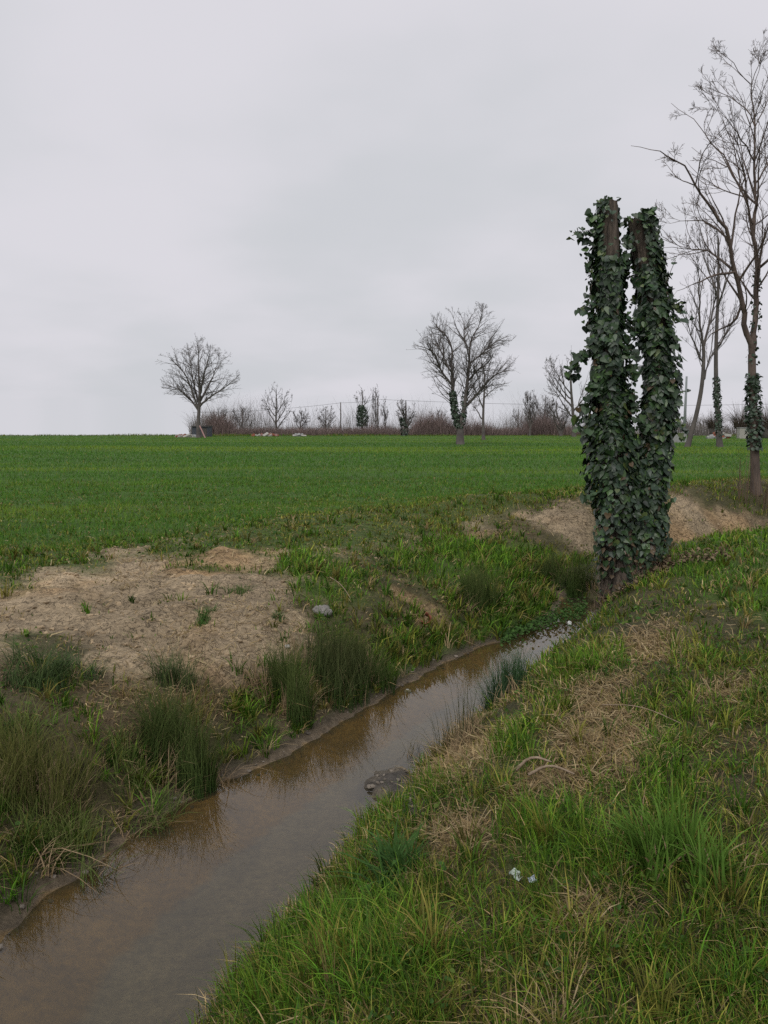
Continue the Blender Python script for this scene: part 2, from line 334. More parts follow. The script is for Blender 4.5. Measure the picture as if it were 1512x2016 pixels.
# rows of the crop: fine streaks far off
mp = N('ShaderNodeMapping'); mp.inputs['Scale'].default_value = (.35, 4.0, 1); L(g.outputs['Object'], mp.inputs[0])
n3 = N('ShaderNodeTexNoise'); n3.inputs['Scale'].default_value = .7; n3.inputs['Detail'].default_value = 6; L(mp.outputs[0], n3.inputs['Vector'])
r3 = N('ShaderNodeMapRange'); r3.inputs[1].default_value = .3; r3.inputs[2].default_value = .7; r3.inputs[3].default_value = .75; r3.inputs[4].default_value = 1.3; L(n3.outputs['Fac'], r3.inputs[0])
mf = N('ShaderNodeMix'); mf.data_type = 'FLOAT'; L(ks.outputs[2], mf.inputs[0]); L(r1.outputs[0], mf.inputs[2]); L(r3.outputs[0], mf.inputs[3])
mu = N('ShaderNodeVectorMath'); mu.operation = 'SCALE'; L(a.outputs['Color'], mu.inputs[0]); L(mf.outputs[0], mu.inputs['Scale'])
L(mu.outputs[0], p.inputs['Base Color'])
rr = N('ShaderNodeMapRange'); rr.inputs[3].default_value = .95; rr.inputs[4].default_value = .45; L(ks.outputs[1], rr.inputs[0]); L(rr.outputs[0], p.inputs['Roughness'])
p.inputs['Specular IOR Level'].default_value = .25
v = N('ShaderNodeTexVoronoi'); v.feature = 'DISTANCE_TO_EDGE'; v.inputs['Scale'].default_value = 6
wn = N('ShaderNodeTexNoise'); wn.inputs['Scale'].default_value = 6; wn.inputs['Detail'].default_value = 4; L(g.outputs['Object'], wn.inputs['Vector'])
wa = N('ShaderNodeVectorMath'); wa.operation = 'MULTIPLY_ADD'; wa.inputs[1].default_value = (.6, .6, .6); L(wn.outputs['Color'], wa.inputs[0]); L(g.outputs['Object'], wa.inputs[2]); L(wa.outputs[0], v.inputs['Vector'])
vr = N('ShaderNodeMapRange'); vr.inputs[2].default_value = .03; L(v.outputs['Distance'], vr.inputs[0])
vm = N('ShaderNodeMath'); vm.operation = 'MULTIPLY'; L(vr.outputs[0], vm.inputs[0]); L(ks.outputs[0], vm.inputs[1])
hs = N('ShaderNodeMath'); hs.operation = 'MULTIPLY_ADD'; hs.inputs[1].default_value = 1.3; L(n1.outputs['Fac'], hs.inputs[0]); L(vm.outputs[0], hs.inputs[2])
bp = N('ShaderNodeBump'); bp.inputs['Strength'].default_value = 1.0; bp.inputs['Distance'].default_value = .032; L(hs.outputs[0], bp.inputs['Height']); L(bp.outputs[0], p.inputs['Normal'])
L(p.outputs[0], o.inputs[0]); M_GROUND = m_
nx, ny = len(gx), len(gy); idx = np.arange(nx * ny).reshape(ny, nx)
F = np.stack([idx[:-1, :-1], idx[:-1, 1:], idx[1:, 1:], idx[1:, :-1]], -1).reshape(-1, 4)
gm = mesh('ground', P, F, C, M_GROUND, True)
at = gm.attributes.new('Mask', 'FLOAT_COLOR', 'POINT'); at.data.foreach_set('color', masks.astype(np.float32).ravel())
tag(link('ground', gm), kind='structure')

# ------------------------------------------------------------------ water
m_, t_, N, L = newmat('stream_water')
o = N('ShaderNodeOutputMaterial'); tr = N('ShaderNodeBsdfTransparent'); tr.inputs[0].default_value = (.82, .80, .66, 1)
gl_ = N('ShaderNodeBsdfGlossy'); gl_.inputs['Roughness'].default_value = .03; gl_.inputs[0].default_value = (1, 1, 1, 1)
fr = N('ShaderNodeFresnel'); fr.inputs[0].default_value = 1.5
g = N('ShaderNodeTexCoord'); n = N('ShaderNodeTexNoise'); n.inputs['Scale'].default_value = 7; n.inputs['Detail'].default_value = 2; L(g.outputs['Object'], n.inputs['Vector'])
b = N('ShaderNodeBump'); b.inputs['Strength'].default_value = .05; b.inputs['Distance'].default_value = .02; L(n.outputs['Fac'], b.inputs['Height'])
L(b.outputs[0], gl_.inputs['Normal']); L(b.outputs[0], fr.inputs['Normal'])
df = N('ShaderNodeBsdfDiffuse'); df.inputs[0].default_value = (.14, .125, .09, 1)      # fine silt in the water
m1 = N('ShaderNodeMixShader'); m1.inputs[0].default_value = .12; L(tr.outputs[0], m1.inputs[1]); L(df.outputs[0], m1.inputs[2])
m2 = N('ShaderNodeMixShader'); L(fr.outputs[0], m2.inputs[0]); L(m1.outputs[0], m2.inputs[1]); L(gl_.outputs[0], m2.inputs[2]); L(m2.outputs[0], o.inputs[0])
ii = np.arange(0, len(CL), 2); nrm = np.stack([TAN[ii, 1], -TAN[ii, 0]], 1); cols_ = np.linspace(-1, 1, 7)
V = np.concatenate([np.concatenate([CL[ii] + nrm * ((HW[ii] + .25) * c)[:, None], np.full((len(ii), 1), ZW)], 1)[:, None] for c in cols_], 1).reshape(-1, 3)
id2 = np.arange(len(V)).reshape(len(ii), 7)
tag(link('water', mesh('water', V, np.stack([id2[:-1, :-1], id2[:-1, 1:], id2[1:, 1:], id2[1:, :-1]], -1).reshape(-1, 4), None, m_, True)), kind='structure')

# ------------------------------------------------------------------ grass
def ribbons(P, ang, H, W, bend, C0, C1=None, seg=3, twist=None):
    n = len(P); C1 = C0 if C1 is None else C1
    ox = np.cos(ang); oy = np.sin(ang); tw = ang + np.pi / 2 + (0 if twist is None else twist)
    sxv = np.stack([np.cos(tw), np.sin(tw), np.zeros(n)], 1)
    rows = []; cr = []
    for k in range(seg):
        t = k / seg
        c = P + np.stack([ox * H * bend * t ** 2, oy * H * bend * t ** 2, H * (t - .45 * bend * t ** 2.4)], 1)
        w = (W * (1 - t) ** .6 * (.75 if k == 0 else 1))[:, None] * .5
        rows += [c - sxv * w, c + sxv * w]; cc = C0 * (1 - t) + C1 * t; cr += [cc, cc]
    rows.append(P + np.stack([ox * H * bend, oy * H * bend, H * (1 - .45 * bend)], 1)); cr.append(C1)
    K = 2 * seg + 1
    V = np.stack(rows, 1).reshape(-1, 3); CC = np.stack(cr, 1).reshape(-1, 3)
    f = []
    for k in range(seg - 1): f += [(2 * k, 2 * k + 1, 2 * k + 3), (2 * k, 2 * k + 3, 2 * k + 2)]
    f.append((2 * seg - 2, 2 * seg - 1, 2 * seg))
    F = (np.array(f)[None] + (np.arange(n) * K)[:, None, None]).reshape(-1, 3)
    return V, F, CC
def join(parts):
    V = []; F = []; C = []; o = 0
    for v, f, c in parts: V.append(v); F.append(f + o); C.append(c); o += len(v)
    return np.vstack(V), np.vstack(F), np.vstack(C)
def polar(n, d0, d1, p, a0=-36, a1=36):              # density falls with distance to the power p
    u = RNG.random(n); q = 2 - p
    d = d0 * (d1 / d0) ** u if abs(q) < 1e-3 else (d0 ** q + u * (d1 ** q - d0 ** q)) ** (1 / q)
    th = R(1) * (a0 + RNG.random(n) * (a1 - a0)); return d * np.sin(th), d * np.cos(th), d
GREEN = np.array([[.075, .175, .016], [.105, .205, .020], [.055, .130, .016], [.125, .205, .022], [.075, .150, .022]])
OLIVE = np.array([[.20, .215, .038], [.165, .175, .040], [.24, .22, .056]])
STRAW = np.array([[.35, .265, .135], [.44, .35, .20], [.27, .195, .095], [.31, .225, .125]])
def pick(pal, n): return pal[RNG.integers(0, len(pal), n)] * (.75 + .5 * RNG.random((n, 1)))
def choose(n, pg, po, ps):
    u = RNG.random(n); t = pg + po + ps; c = pick(GREEN, n)
    c = np.where(((u > pg / t) & (u <= (pg + po) / t))[:, None], pick(OLIVE, n), c)
    return np.where((u > (pg + po) / t)[:, None], pick(STRAW, n), c), u > (pg + po) / t
def bank(ncl, d0, d1, p, right, per, seg=3):
    x, y, d = polar(ncl, d0, d1, p, -38 if right else -54, 66 if right else 38)
    z, s, e, a, dirt = ground(x, y); P = np.stack([x, y, z], 1)
    keep = ((e > (.06 if right else .11)) | (a > A_TRUNK + .6)) & ((s > 0) == right)
    lush = patch(P, LUSH, 2); dry = patch(P, DRY, 3); yel = patch(P, YEL, 4); mud = patch(P, WETMUD, 5)
    nn = fbm(x * 1.4, y * 1.4, 31, 4); n2 = fbm(x * .8 + 9, y * .8, 33, 3)
    nn = np.clip((nn - .5) * 2.0 + .5, 0, 1)
    cropf = (y > np.interp(x, [-9, -4, -1, 2, 5, 9, 30], [7.5, 10.0, 13.2, 16.0, 17.5, 19.0, 21.0]) + .8) & (s < 0)
    dens = np.clip(.45 + .9 * nn + .5 * lush - .25 * dry + (.0 if right else .1), .05, 1.2) * (1 - .94 * dirt) * (1 - .95 * mud) * (1 - .9 * cropf)
    if not right: dens = (dens + .35 * (e > 2.2) * (dirt < .3)) * (.55 + .45 * sst(.15, .6, e))
    keep &= RNG.random(ncl) < dens
    q = np.where(keep)[0]
    hh = (.055 + .075 * nn + .06 * lush) * (.65 + .7 * RNG.random(ncl)) * (1 - .3 * dry) * (1 - .45 * dirt)
    if not right: hh *= 1.1 - .4 * (e > 2.5)
    rep = np.repeat(q, np.maximum(2, (per * (.6 + .8 * RNG.random(len(q)))).astype(int))); n = len(rep)
    ang = RNG.random(n) * 2 * np.pi; sp = (.015 + .035 * RNG.random(n)) * np.clip(d[rep] / 4, .8, 2.2)
    bx = x[rep] + np.cos(ang) * sp; by = y[rep] + np.sin(ang) * sp; bz = z[rep] - .01
    pg = np.clip(.42 + (0 if right else .25) + .8 * (nn - .45) + .9 * lush - .62 * dry, .03, 2)[rep]
    po = np.clip(.38 + .5 * (n2 - .5) + .9 * yel - .25 * lush, .03, 2)[rep]; ps = np.clip(.14 + 2.2 * dry + .5 * dirt - .12 * lush + .55 * sst(.5, .2, nn) , .015, 3)[rep]
    c, isdry = choose(n, pg, po, ps); c = c * (.38 + 1.15 * RNG.random(n) ** 1.3)[:, None] * (.78 + .5 * fbm(x * 3.1, y * 3.1, 37, 3)[rep])[:, None] * (1 + .25 * lush[rep])[:, None]
    H = hh[rep] * (.5 + .75 * RNG.random(n)); W = (.0036 + .0052 * RNG.random(n) ** 1.6) * np.clip(d[rep] / 3.4, .9, 3.6)
    bend = np.where(isdry, .7 + 1.1 * RNG.random(n), .15 + .95 * RNG.random(n) ** 1.3); H = np.where(isdry, H * .8, H)
    tipc = c * np.array([1.12, 1.06, .95])
    return ribbons(np.stack([bx, by, bz], 1), ang + RNG.normal(0, .5, n), H, W, bend, c, tipc, seg, RNG.normal(0, .7, n))
V, F, CC = join([bank(22000, 1.3, 6, 1.4, True, 7), bank(16500, 5.5, 26, 1.5, True, 7, 2)])
tag(link('bank_grass', mesh('bank_grass', V, F, CC, M_GRASS)), 'rough mixed green and straw grass covering the stream bank under foot', 'grass', kind='stuff')
V, F, CC = join([bank(46000, 3.0, 24, .95, False, 6, 2)])
tag(link('far_bank_grass', mesh('far_bank_grass', V, F, CC, M_GRASS)), 'patchy rough grass on the slope across the stream', 'grass', kind='stuff')

def tufts(n, d0, d1, p, right, hmul, emax=99, only=None):                  # fuller tufts standing out of the sward
    x, y, d = polar(n, d0, d1, p, -37 if right else -52, 64 if right else 37); z, s, e, a, dirt = ground(x, y); P = np.stack([x, y, z], 1)
    lush = patch(P, LUSH, 2); dry = patch(P, DRY, 3); mud = patch(P, WETMUD, 5); nn = np.clip((fbm(x * 1.4, y * 1.4, 31, 4) - .5) * 2 + .5, 0, 1)
    k = (e > .05 + .1 * RNG.random(n)) & ((s > 0) == right) & (RNG.random(n) < (.25 + .5 * nn + .5 * lush) * (1 - .85 * dirt) * (1 - mud)) & ~((y > np.interp(x, [-9, -4, -1, 2, 5, 9, 30], [7.5, 10.0, 13.2, 16.0, 17.5, 19.0, 21.0])) & (s < 0))
    k &= e < emax
    x, y, z, d, lush, dry, nn = (q[k] for q in (x, y, z, d, lush, dry, nn)); n = len(x)
    kind = RNG.random(n); pd_ = .12 + .6 * dry; base = pick(GREEN, n) * (.45 + .6 * RNG.random((n, 1))); base = np.where((kind > .66)[:, None], pick(OLIVE, n) * .8, base); base = np.where((kind < pd_)[:, None], pick(STRAW, n) * .9, base)
    h = (.08 + .13 * RNG.random(n) ** 1.5) * hmul * (1 + .25 * lush); r_ = (.02 + .05 * RNG.random(n)); cnt = np.clip((90 / np.maximum(d, 2.0)).astype(int), 9, 42)
    rep = np.repeat(np.arange(n), cnt); m = len(rep); A = RNG.random(m) * 6.283; rr = r_[rep] * np.sqrt(RNG.random(m))
    c = base[rep] * (.45 + .9 * RNG.random((m, 1)))
    q = np.stack([x[rep] + np.cos(A) * rr, y[rep] + np.sin(A) * rr, z[rep] - .01], 1)
    W = (.0045 + .0065 * RNG.random(m) ** 1.5) * np.clip(d[rep] / 3.4, .9, 3.2); W = np.where(kind[rep] < pd_[rep], W * .6, W); bend = .25 + 1.0 * RNG.random(m) * (.6 + .5 * (kind[rep] < pd_[rep]))
    return ribbons(q, A + RNG.normal(0, .4, m), h[rep] * (.4 + .75 * RNG.random(m)), W, bend, c, c * np.array([1.2, 1.12, 1.0]), 3, RNG.normal(0, .5, m))
V, F, CC = join([tufts(3600, 1.4, 14, 1.2, True, 1.0), tufts(3900, 3.2, 18, .9, False, 1.15), tufts(12000, 3.2, 12, .9, False, 1.2, .75)])
tag(link('tufted_grass', mesh('tufted_grass', V, F, CC, M_GRASS)), 'fuller green, olive and straw tufts standing out of both banks', 'grass', kind='stuff')

x, y, d = polar(26000, 1.6, 12, 1.2, -36, 62); z, s, e, a, dirt = ground(x, y); P = np.stack([x, y, z], 1)
wn_ = fbm(x * 2.2, y * 2.2, 91, 3); k = (e > .15) & (dirt < .3) & (patch(P, DRY, 3) < .4) & (wn_ > .50) & (RNG.random(len(x)) < .8); P = P[k]; d = d[k]; n = len(P); P[:, 2] += .015 + .05 * RNG.random(n)
WEED = [(0, 0), (-.3, -.1), (-.36, -.4), (-.2, -.72), (0, -.9), (.2, -.72), (.36, -.4), (.3, -.1)]
def leaves(P, nrm, up, size, C, shape, fold=.25):
    nrm = nrm / np.linalg.norm(nrm, axis=1)[:, None]; u = np.cross(up, nrm); u /= np.linalg.norm(u, axis=1)[:, None] + 1e-9; v = np.cross(nrm, u)
    sh = np.array(shape); k = len(sh)
    zc = -fold * np.abs(sh[:, 0]) + .12 * sh[:, 1] ** 2 * np.sign(fold)
    V = P[:, None] + size[:, None, None] * (sh[None, :, 0, None] * u[:, None] + sh[None, :, 1, None] * v[:, None] + zc[None, :, None] * nrm[:, None])
    cen = P + size[:, None] * (-.28 * v); V = np.concatenate([cen[:, None], V], 1)
    f = np.array([(0, 1 + i, 1 + (i + 1) % k) for i in range(k)]); F = (f[None] + (np.arange(len(P)) * (k + 1))[:, None, None]).reshape(-1, 3)
    return V.reshape(-1, 3), F, np.repeat(C, k + 1, 0)
V, F, CC = leaves(P, RNG.normal(0, .5, (n, 3)) + [0, 0, 1], RNG.normal(0, 1, (n, 3)), (.012 + .022 * RNG.random(n) ** 2) * np.clip(d / 4, 1, 2), pick(np.array([[.07, .13, .025], [.05, .11, .025], [.10, .15, .03]]), n), WEED)
tag(link('low_weeds', mesh('low_weeds', V, F, CC, M_GRASS)), 'small low leafy weeds growing through the grass of both banks', 'weeds', kind='stuff')

# young cereal in the field
def crop(n, d0, d1, p, hmul, wmul, seg):
    x, y, d = polar(n, d0, d1, p, -40, 40)
    row = y - np.round(y / .16) * .16; y = np.where(d < 40, y - row * .55, y)
    z, s, e, a, dirt = ground(x, y)
    edge = np.interp(x, [-9, -4, -1, 2, 5, 9, 30], [7.5, 10.0, 13.2, 16.0, 17.5, 19.0, 21.0]) + (fbm(x * .8, y * .8, 44, 3) - .5) * 2.6
    nn = fbm(x * .35, y * .35, 45, 4); k = (s < 0) & (e > 2.4) & (y > edge) & (y < 127) & (dirt < .2)
    x, y, z, d, nn, edge = (q[k] for q in (x, y, z, d, nn, edge)); n = len(x)
    bnd = fbm(x * .025, y * .22, 47, 4); c = np.array([[.076, .180, .024]]) * (.84 + .3 * RNG.random((n, 1))) * (.6 + .4 * nn[:, None] + .45 * bnd[:, None]); c = c * (1 + np.array([[.9, .25, 0]]) * sst(.48, .68, bnd)[:, None])
    c = np.where((RNG.random(n) < .05 + .12 * sst(3, 0, y - edge))[:, None], pick(OLIVE, n), c)
    H = (.10 + .10 * RNG.random(n)) * (.7 + .6 * nn) * hmul; W = (.004 + .004 * RNG.random(n)) * np.clip(d / 6, 1, 9) * wmul
    return ribbons(np.stack([x, y, z - .01], 1), RNG.random(n) * 6.28, H, W, .2 + .9 * RNG.random(n), c, c * 1.1, seg, RNG.normal(0, .8, n))
V, F, CC = join([crop(290000, 7, 127, 1.62, 1.0, 1.1, 1)])
tag(link('young_cereal_crop', mesh('young_cereal_crop', V, F, CC, M_GRASS)), 'even deep green carpet of young cereal filling the field', 'crop', kind='stuff')

# rough unmown strip at the end of the field
n = 16000; X = -90 + 215 * RNG.random(n); Y = 121 + 8 * RNG.random(n); hn = np.clip((fbm(X * .12, Y * .12, 93, 4) - .38) * 3, 0, 1); k = RNG.random(n) < .25 + hn; X, Y, hn = X[k], Y[k], hn[k]; n = len(X)
c = np.where((RNG.random(n) < .45)[:, None], pick(OLIVE, n) * .8, pick(GREEN, n) * .8); c = np.where((RNG.random(n) < .10)[:, None], pick(STRAW, n) * .8, c)
V, F, CC = ribbons(np.stack([X, Y, zbase(X, Y)[0] - .03], 1), RNG.random(n) * 6.28, (.12 + .42 * hn) * (.5 + .8 * RNG.random(n)), .05 + .06 * RNG.random(n), .2 + .7 * RNG.random(n), c, None, 2, RNG.normal(0, 1, n))
tag(link('field_edge_grass', mesh('field_edge_grass', V, F, CC, M_GRASS)), 'uneven strip of rough grass where the field ends', 'grass', kind='stuff')

# straw lying on the bare soil and in the dry patches
def straw(n, dryonly=False):
    x, y, d = polar(n, 1.8, 9 if dryonly else 19, 1.2, -36, 36); z, s, e, a, dirt = ground(x, y); P = np.stack([x, y, z], 1)
    dry = patch(P, DRY, 3); k = (e > .12) & (RNG.random(n) < np.clip(dirt * sst(.35, .7, fbm(x * 1.1, y * 1.1, 77, 3)) * .8 + dry + .04, 0, 1))
    if dryonly: k &= (dry > .3) & (s > 0)
    x, y, z, d = (q[k] for q in (x, y, z, d)); n = len(x)
    A = RNG.random(n) * 6.28; ln = .04 + .14 * RNG.random(n) ** 2; el = RNG.normal(.12, .22, n)
    w = (.0013 + .0014 * RNG.random(n)) * np.clip(d / 4, 1, 3)
    dr = np.stack([np.cos(A) * np.cos(el), np.sin(A) * np.cos(el), np.sin(el)], 1); sd_ = np.stack([-np.sin(A), np.cos(A), RNG.normal(0, .4, n)], 1)
    p0 = np.stack([x, y, z + .008 + .02 * RNG.random(n)], 1); p1 = p0 + dr * ln[:, None] * .5 + np.array([0, 0, 1]) * (.15 * ln * RNG.normal(0, 1, n))[:, None]; p2 = p0 + dr * ln[:, None]
    V = np.stack([p0 - sd_ * w[:, None], p0 + sd_ * w[:, None], p1 - sd_ * w[:, None], p1 + sd_ * w[:, None], p2], 1).reshape(-1, 3)
    F = (np.array([(0, 1, 3), (0, 3, 2), (2, 3, 4)])[None] + (np.arange(n) * 5)[:, None, None]).reshape(-1, 3)
    c = pick(STRAW, n) * .9; return V, F, np.repeat(c, 5, 0)
V, F, CC = join([straw(80000), straw(120000, True)])
tag(link('straw_litter', mesh('straw_litter', V, F, CC, M_GRASS)), 'scattered dry straw lying on bare soil and dead grass', 'straw', kind='stuff')

ICO_V = np.array([(0, 0, 1)] + [(math.cos(k * 1.2566) * .894, math.sin(k * 1.2566) * .894, .447) for k in range(5)] + [(math.cos(k * 1.2566 + .628) * .894, math.sin(k * 1.2566 + .628) * .894, -.447) for k in range(5)] + [(0, 0, -1)])
ICO_F = np.array([(0, 1 + k, 1 + (k + 1) % 5) for k in range(5)] + [(1 + k, 6 + k, 1 + (k + 1) % 5) for k in range(5)] + [(1 + (k + 1) % 5, 6 + k, 6 + (k + 1) % 5) for k in range(5)] + [(11, 6 + (k + 1) % 5, 6 + k) for k in range(5)])
def lumps(P, r, C, flat=.7):
    n = len(P); V = ICO_V[None] * (r[:, None, None] * (.6 + .8 * RNG.random((n, 12, 1)))) * np.array([1, 1, flat]); V = V + P[:, None]
    F = (ICO_F[None] + (np.arange(n) * 12)[:, None, None]).reshape(-1, 3); return V.reshape(-1, 3), F, np.repeat(C, 12, 0)
x, y, d = polar(20000, 3, 18, 1.0, -36, 36); z, s, e, a, dirt = ground(x, y)
k = (e > .1) & (RNG.random(len(x)) < dirt * .8); x, y, z, d = (q[k] for q in (x, y, z, d)); n = len(x)
V, F, CC = lumps(np.stack([x, y, z], 1), .005 + .030 * RNG.random(n) ** 5, np.array([[.31, .235, .15]]) * (.6 + .7 * RNG.random((n, 1))))
tag(link('soil_clods', mesh('soil_clods', V, F, CC, M_CLOD)), 'small dry clods on the bare tan soil of the far bank', 'soil', kind='stuff')
x, y, d = polar(24000, 3, 12, 1.0, -36, 36); z, s, e, a, dirt = ground(x, y); P = np.stack([x, y, z], 1); mud = patch(P, WETMUD, 5)
k = ((e > -.05) | (z > ZW)) & (RNG.random(len(x)) < mud * 1.0 + .22 * (np.abs(e - .06) < .09) * (s < 0)); x, y, z = (q[k] for q in (x, y, z)); n = len(x)
V, F, CC = lumps(np.stack([x, y, z], 1), .006 + .016 * RNG.random(n) ** 2, np.array([[.13, .112, .092]]) * (.5 + 1.1 * RNG.random((n, 1))), .6)
tag(link('shore_gravel', mesh('shore_gravel', V, F, CC, M_CLOD)), 'dark wet gravel and crumbs of mud along the water line', 'gravel', kind='stuff')

# watercress in the far margin of the stream
q = np.array([px(1085 + RNG.normal(0, 1) * 0, 1215, ZW)])
pts = []
for _ in range(1500):
    X = 985 + RNG.random() * 170; Y0 = np.interp(X, [985, 1060, 1155], [1250, 1222, 1196]); Y = Y0 + RNG.normal(0, 9)
    pts.append(px(X, Y, ZW + .03 + .05 * RNG.random()))
pts = np.array(pts); n = len(pts)
ROUND = [(0, 0), (-.35, -.1), (-.45, -.4), (-.25, -.7), (0, -.8), (.25, -.7), (.45, -.4), (.35, -.1)]
IVYL = [(0, 0), (-.20, .13), (-.42, .10), (-.53, -.10), (-.44, -.34), (-.22, -.60), (0, -.86), (.22, -.60), (.44, -.34), (.53, -.10), (.42, .10), (.20, .13)]
V, F, CC = leaves(pts, RNG.normal(0, .45, (n, 3)) + [0, 0, 1], RNG.normal(0, 1, (n, 3)), .022 + .022 * RNG.random(n), np.array([[.050, .105, .024]]) * (.5 + 1.0 * RNG.random((n, 1))), ROUND)
tag(link('watercress', mesh('watercress', V, F, CC, M_GRASS)), 'mat of small round dark green leaves floating at the stream edge', 'water plants', kind='stuff')

# ------------------------------------------------------------------ rush and grass clumps (each a thing)
def clump(name, label, cat, X, Y, n, h, rad, bend, width, c0, c1, group, lean=(0, 0), dead=.12, seg=3, deadh=.55):
    B = onground(X, Y); o = thing(name, label, cat, B, group)
    def blades(n, h, pal0, pal1, bm, wid):
        ns = 5; sa = RNG.random(ns) * 6.283; sr = rad * 1.0 * np.sqrt(RNG.random(ns)); sh = .62 + .45 * RNG.random(ns); w_ = RNG.integers(0, ns, n)
        A = RNG.random(n) * 6.283; r = rad * .5 * np.sqrt(RNG.random(n)); bx = np.cos(A) * r + np.cos(sa[w_]) * sr[w_]; by = np.sin(A) * r + np.sin(sa[w_]) * sr[w_]; A = np.arctan2(by, bx) * .5 + A * .5; r = np.hypot(bx, by)
        zz = ground(B[0] + bx, B[1] + by)[0] - B[2] - .01
        H = h * sh[w_] * (.28 + .85 * RNG.random(n) ** .8); bd = bm * (.25 + 1.0 * RNG.random(n)) * (.5 + .8 * r / rad)
        ang = A + RNG.normal(0, .6, n)
        V, F, C = ribbons(np.stack([bx, by, zz], 1), ang, H, wid * (.7 + .6 * RNG.random(n)), bd, np.array([pal0]) * (.7 + .6 * RNG.random((n, 1))), np.array([pal1]) * (.7 + .6 * RNG.random((n, 1))), seg, RNG.normal(0, .7, n))
        V[:, 0] += lean[0] * np.maximum(V[:, 2], 0); V[:, 1] += lean[1] * np.maximum(V[:, 2], 0)
        return V, F, C
    n = int(n * 2.0); V, F, C = blades(n, h, c0, c1, bend * 1.15, width * .72); tag(link('stems', mesh('stems', V, F, C, M_RUSH), o), kind='stuff')
    nd = max(8, int(n * dead)); V, F, C = blades(nd, h * deadh, (.22, .155, .09), (.30, .22, .13), bend * 2.0, width * 1.1)
    tag(link('dead_stems', mesh('dead_stems', V, F, C, M_RUSH), o), kind='stuff')
    return o
RC0, RC1 = (.028, .060, .014), (.085, .105, .030)
G1 = 'rush clumps along the stream'
clump('rush_clump', 'tall spiky dark rush clump below the bare soil, with brown skirt at its side', 'rush', 548, 1412, 520, .62, .21, .28, .006, RC0, RC1, G1, dead=.22)
clump('rush_clump', 'widest dark rush clump, below the pale boulder', 'rush', 655, 1345, 620, .78, .30, .30, .006, RC0, (.085, .09, .036), G1, dead=.15)
clump('rush_clump', 'dark rush clump between the widest rushes and the lush slope', 'rush', 720, 1345, 430, .62, .22, .32, .006, RC0, RC1, G1, dead=.15)
clump('rush_clump', 'dense dark rush clump overhanging the brown shallows with its reflection below', 'rush', 375, 1525, 620, .58, .25, .42, .0055, RC0, RC1, G1)
clump('rush_clump', 'blue green rush clump standing alone at the near water edge', 'rush', 1002, 1372, 300, .52, .15, .30, .006, (.028, .070, .030), (.055, .10, .042), G1, dead=.15)
clump('rush_clump', 'dark rush clump halfway up the green far slope', 'rush', 930, 1195, 380, .55, .28, .30, .008, RC0, RC1, G1)
clump('rush_clump', 'dark rush clump close beside the ivy covered stump', 'rush', 1128, 1160, 360, .62, .24, .28, .008, RC0, RC1, G1)
clump('rush_clump', 'rush clump on the far slope next to the one at the stump', 'rush', 1078, 1130, 260, .42, .20, .30, .008, RC0, RC1, G1)
clump('rush_clump', 'low olive rush clump growing where the far ditch meets the bare mound', 'rush', 1318, 1092, 160, .38, .15, .35, .009, (.05, .06, .028), (.10, .09, .04), G1, dead=.4)
clump('rush_clump', 'olive brown rush clump among arching pale sedge blades', 'rush', 75, 1590, 420, .52, .26, .40, .0055, (.050, .075, .018), (.13, .12, .035), G1, dead=.35)
G2 = 'grass tussocks on the banks'
clump('grass_tussock', 'broad bladed green tussock with long leaves fanning out beside dark dry stalks', 'grass tuft', 1345, 1735, 170, .40, .13, .42, .013, (.050, .110, .016), (.10, .185, .028), G2, seg=4)
clump('grass_tussock', 'tussock of dark broad leaves hanging over the stream edge', 'grass tuft', 800, 1735, 70, .26, .11, .75, .022, (.030, .072, .020), (.055, .115, .026), G2, seg=4)
clump('grass_tussock', 'dark grass tuft on the crest of the bare soil beside the weedy slope', 'grass tuft', 85, 1330, 260, .30, .28, .8, .008, (.032, .060, .020), (.07, .10, .03), G2, seg=4)
clump('grass_tussock', 'dark leafy tuft at the lower edge of the bare soil', 'grass tuft', 150, 1325, 160, .24, .15, .8, .009, (.030, .062, .024), (.06, .10, .03), G2, seg=4)
clump('grass_tussock', 'tall loose grass tuft between the soil and the overhanging rushes', 'grass tuft', 362, 1372, 170, .40, .16, .6, .007, (.035, .066, .022), (.08, .10, .035), G2, seg=4)
for X, Y, lab in ((60, 1690, 'sedge tuft with long pale arching blades below the olive brown rushes'), (165, 1700, 'bushy green sedge tuft leaning to the brown shallows'), (265, 1600, 'sedge tuft with straw coloured arching blades beside the overhanging rushes'), (20, 1500, 'tall sedge tuft with upright pale stems on the weedy slope'), (250, 1520, 'mixed green and dry sedge tuft on the slope behind the rushes')):
    clump('sedge_tuft', lab, 'grass tuft', X, Y, 105, .31, .20, .8, .0075, (.050, .090, .020), (.13, .15, .042), 'sedge tufts on the far slope', dead=.28, seg=4, deadh=.7)
clump('grass_tussock', 'small bright tuft alone on the bare soil', 'grass tuft', 408, 1222, 110, .13, .12, .8, .009, (.04, .09, .02), (.07, .14, .03), G2)
clump('grass_tussock', 'small low tuft on the soil towards the pale boulder', 'grass tuft', 553, 1215, 60, .10, .08, .8, .009, (.04, .085, .02), (.06, .12, .03), G2)
clump('grass_tussock', 'thin tuft near the crest of the bare soil', 'grass tuft', 462, 1160, 70, .12, .15, .8, .010, (.05, .09, .024), (.08, .12, .03), G2)
clump('reed_tuft', 'sparse tall reed stalks with dry straw at the near water edge', 'reeds', 905, 1478, 46, .62, .16, .30, .005, (.035, .05, .022), (.09, .085, .04), None, dead=3.0, deadh=.5)
clump('reed_tuft', 'thin reed stalks beside the gravel spit', 'reeds', 820, 1500, 16, .30, .08, .35, .005, (.05, .05, .025), (.10, .085, .04), None, dead=1.0)
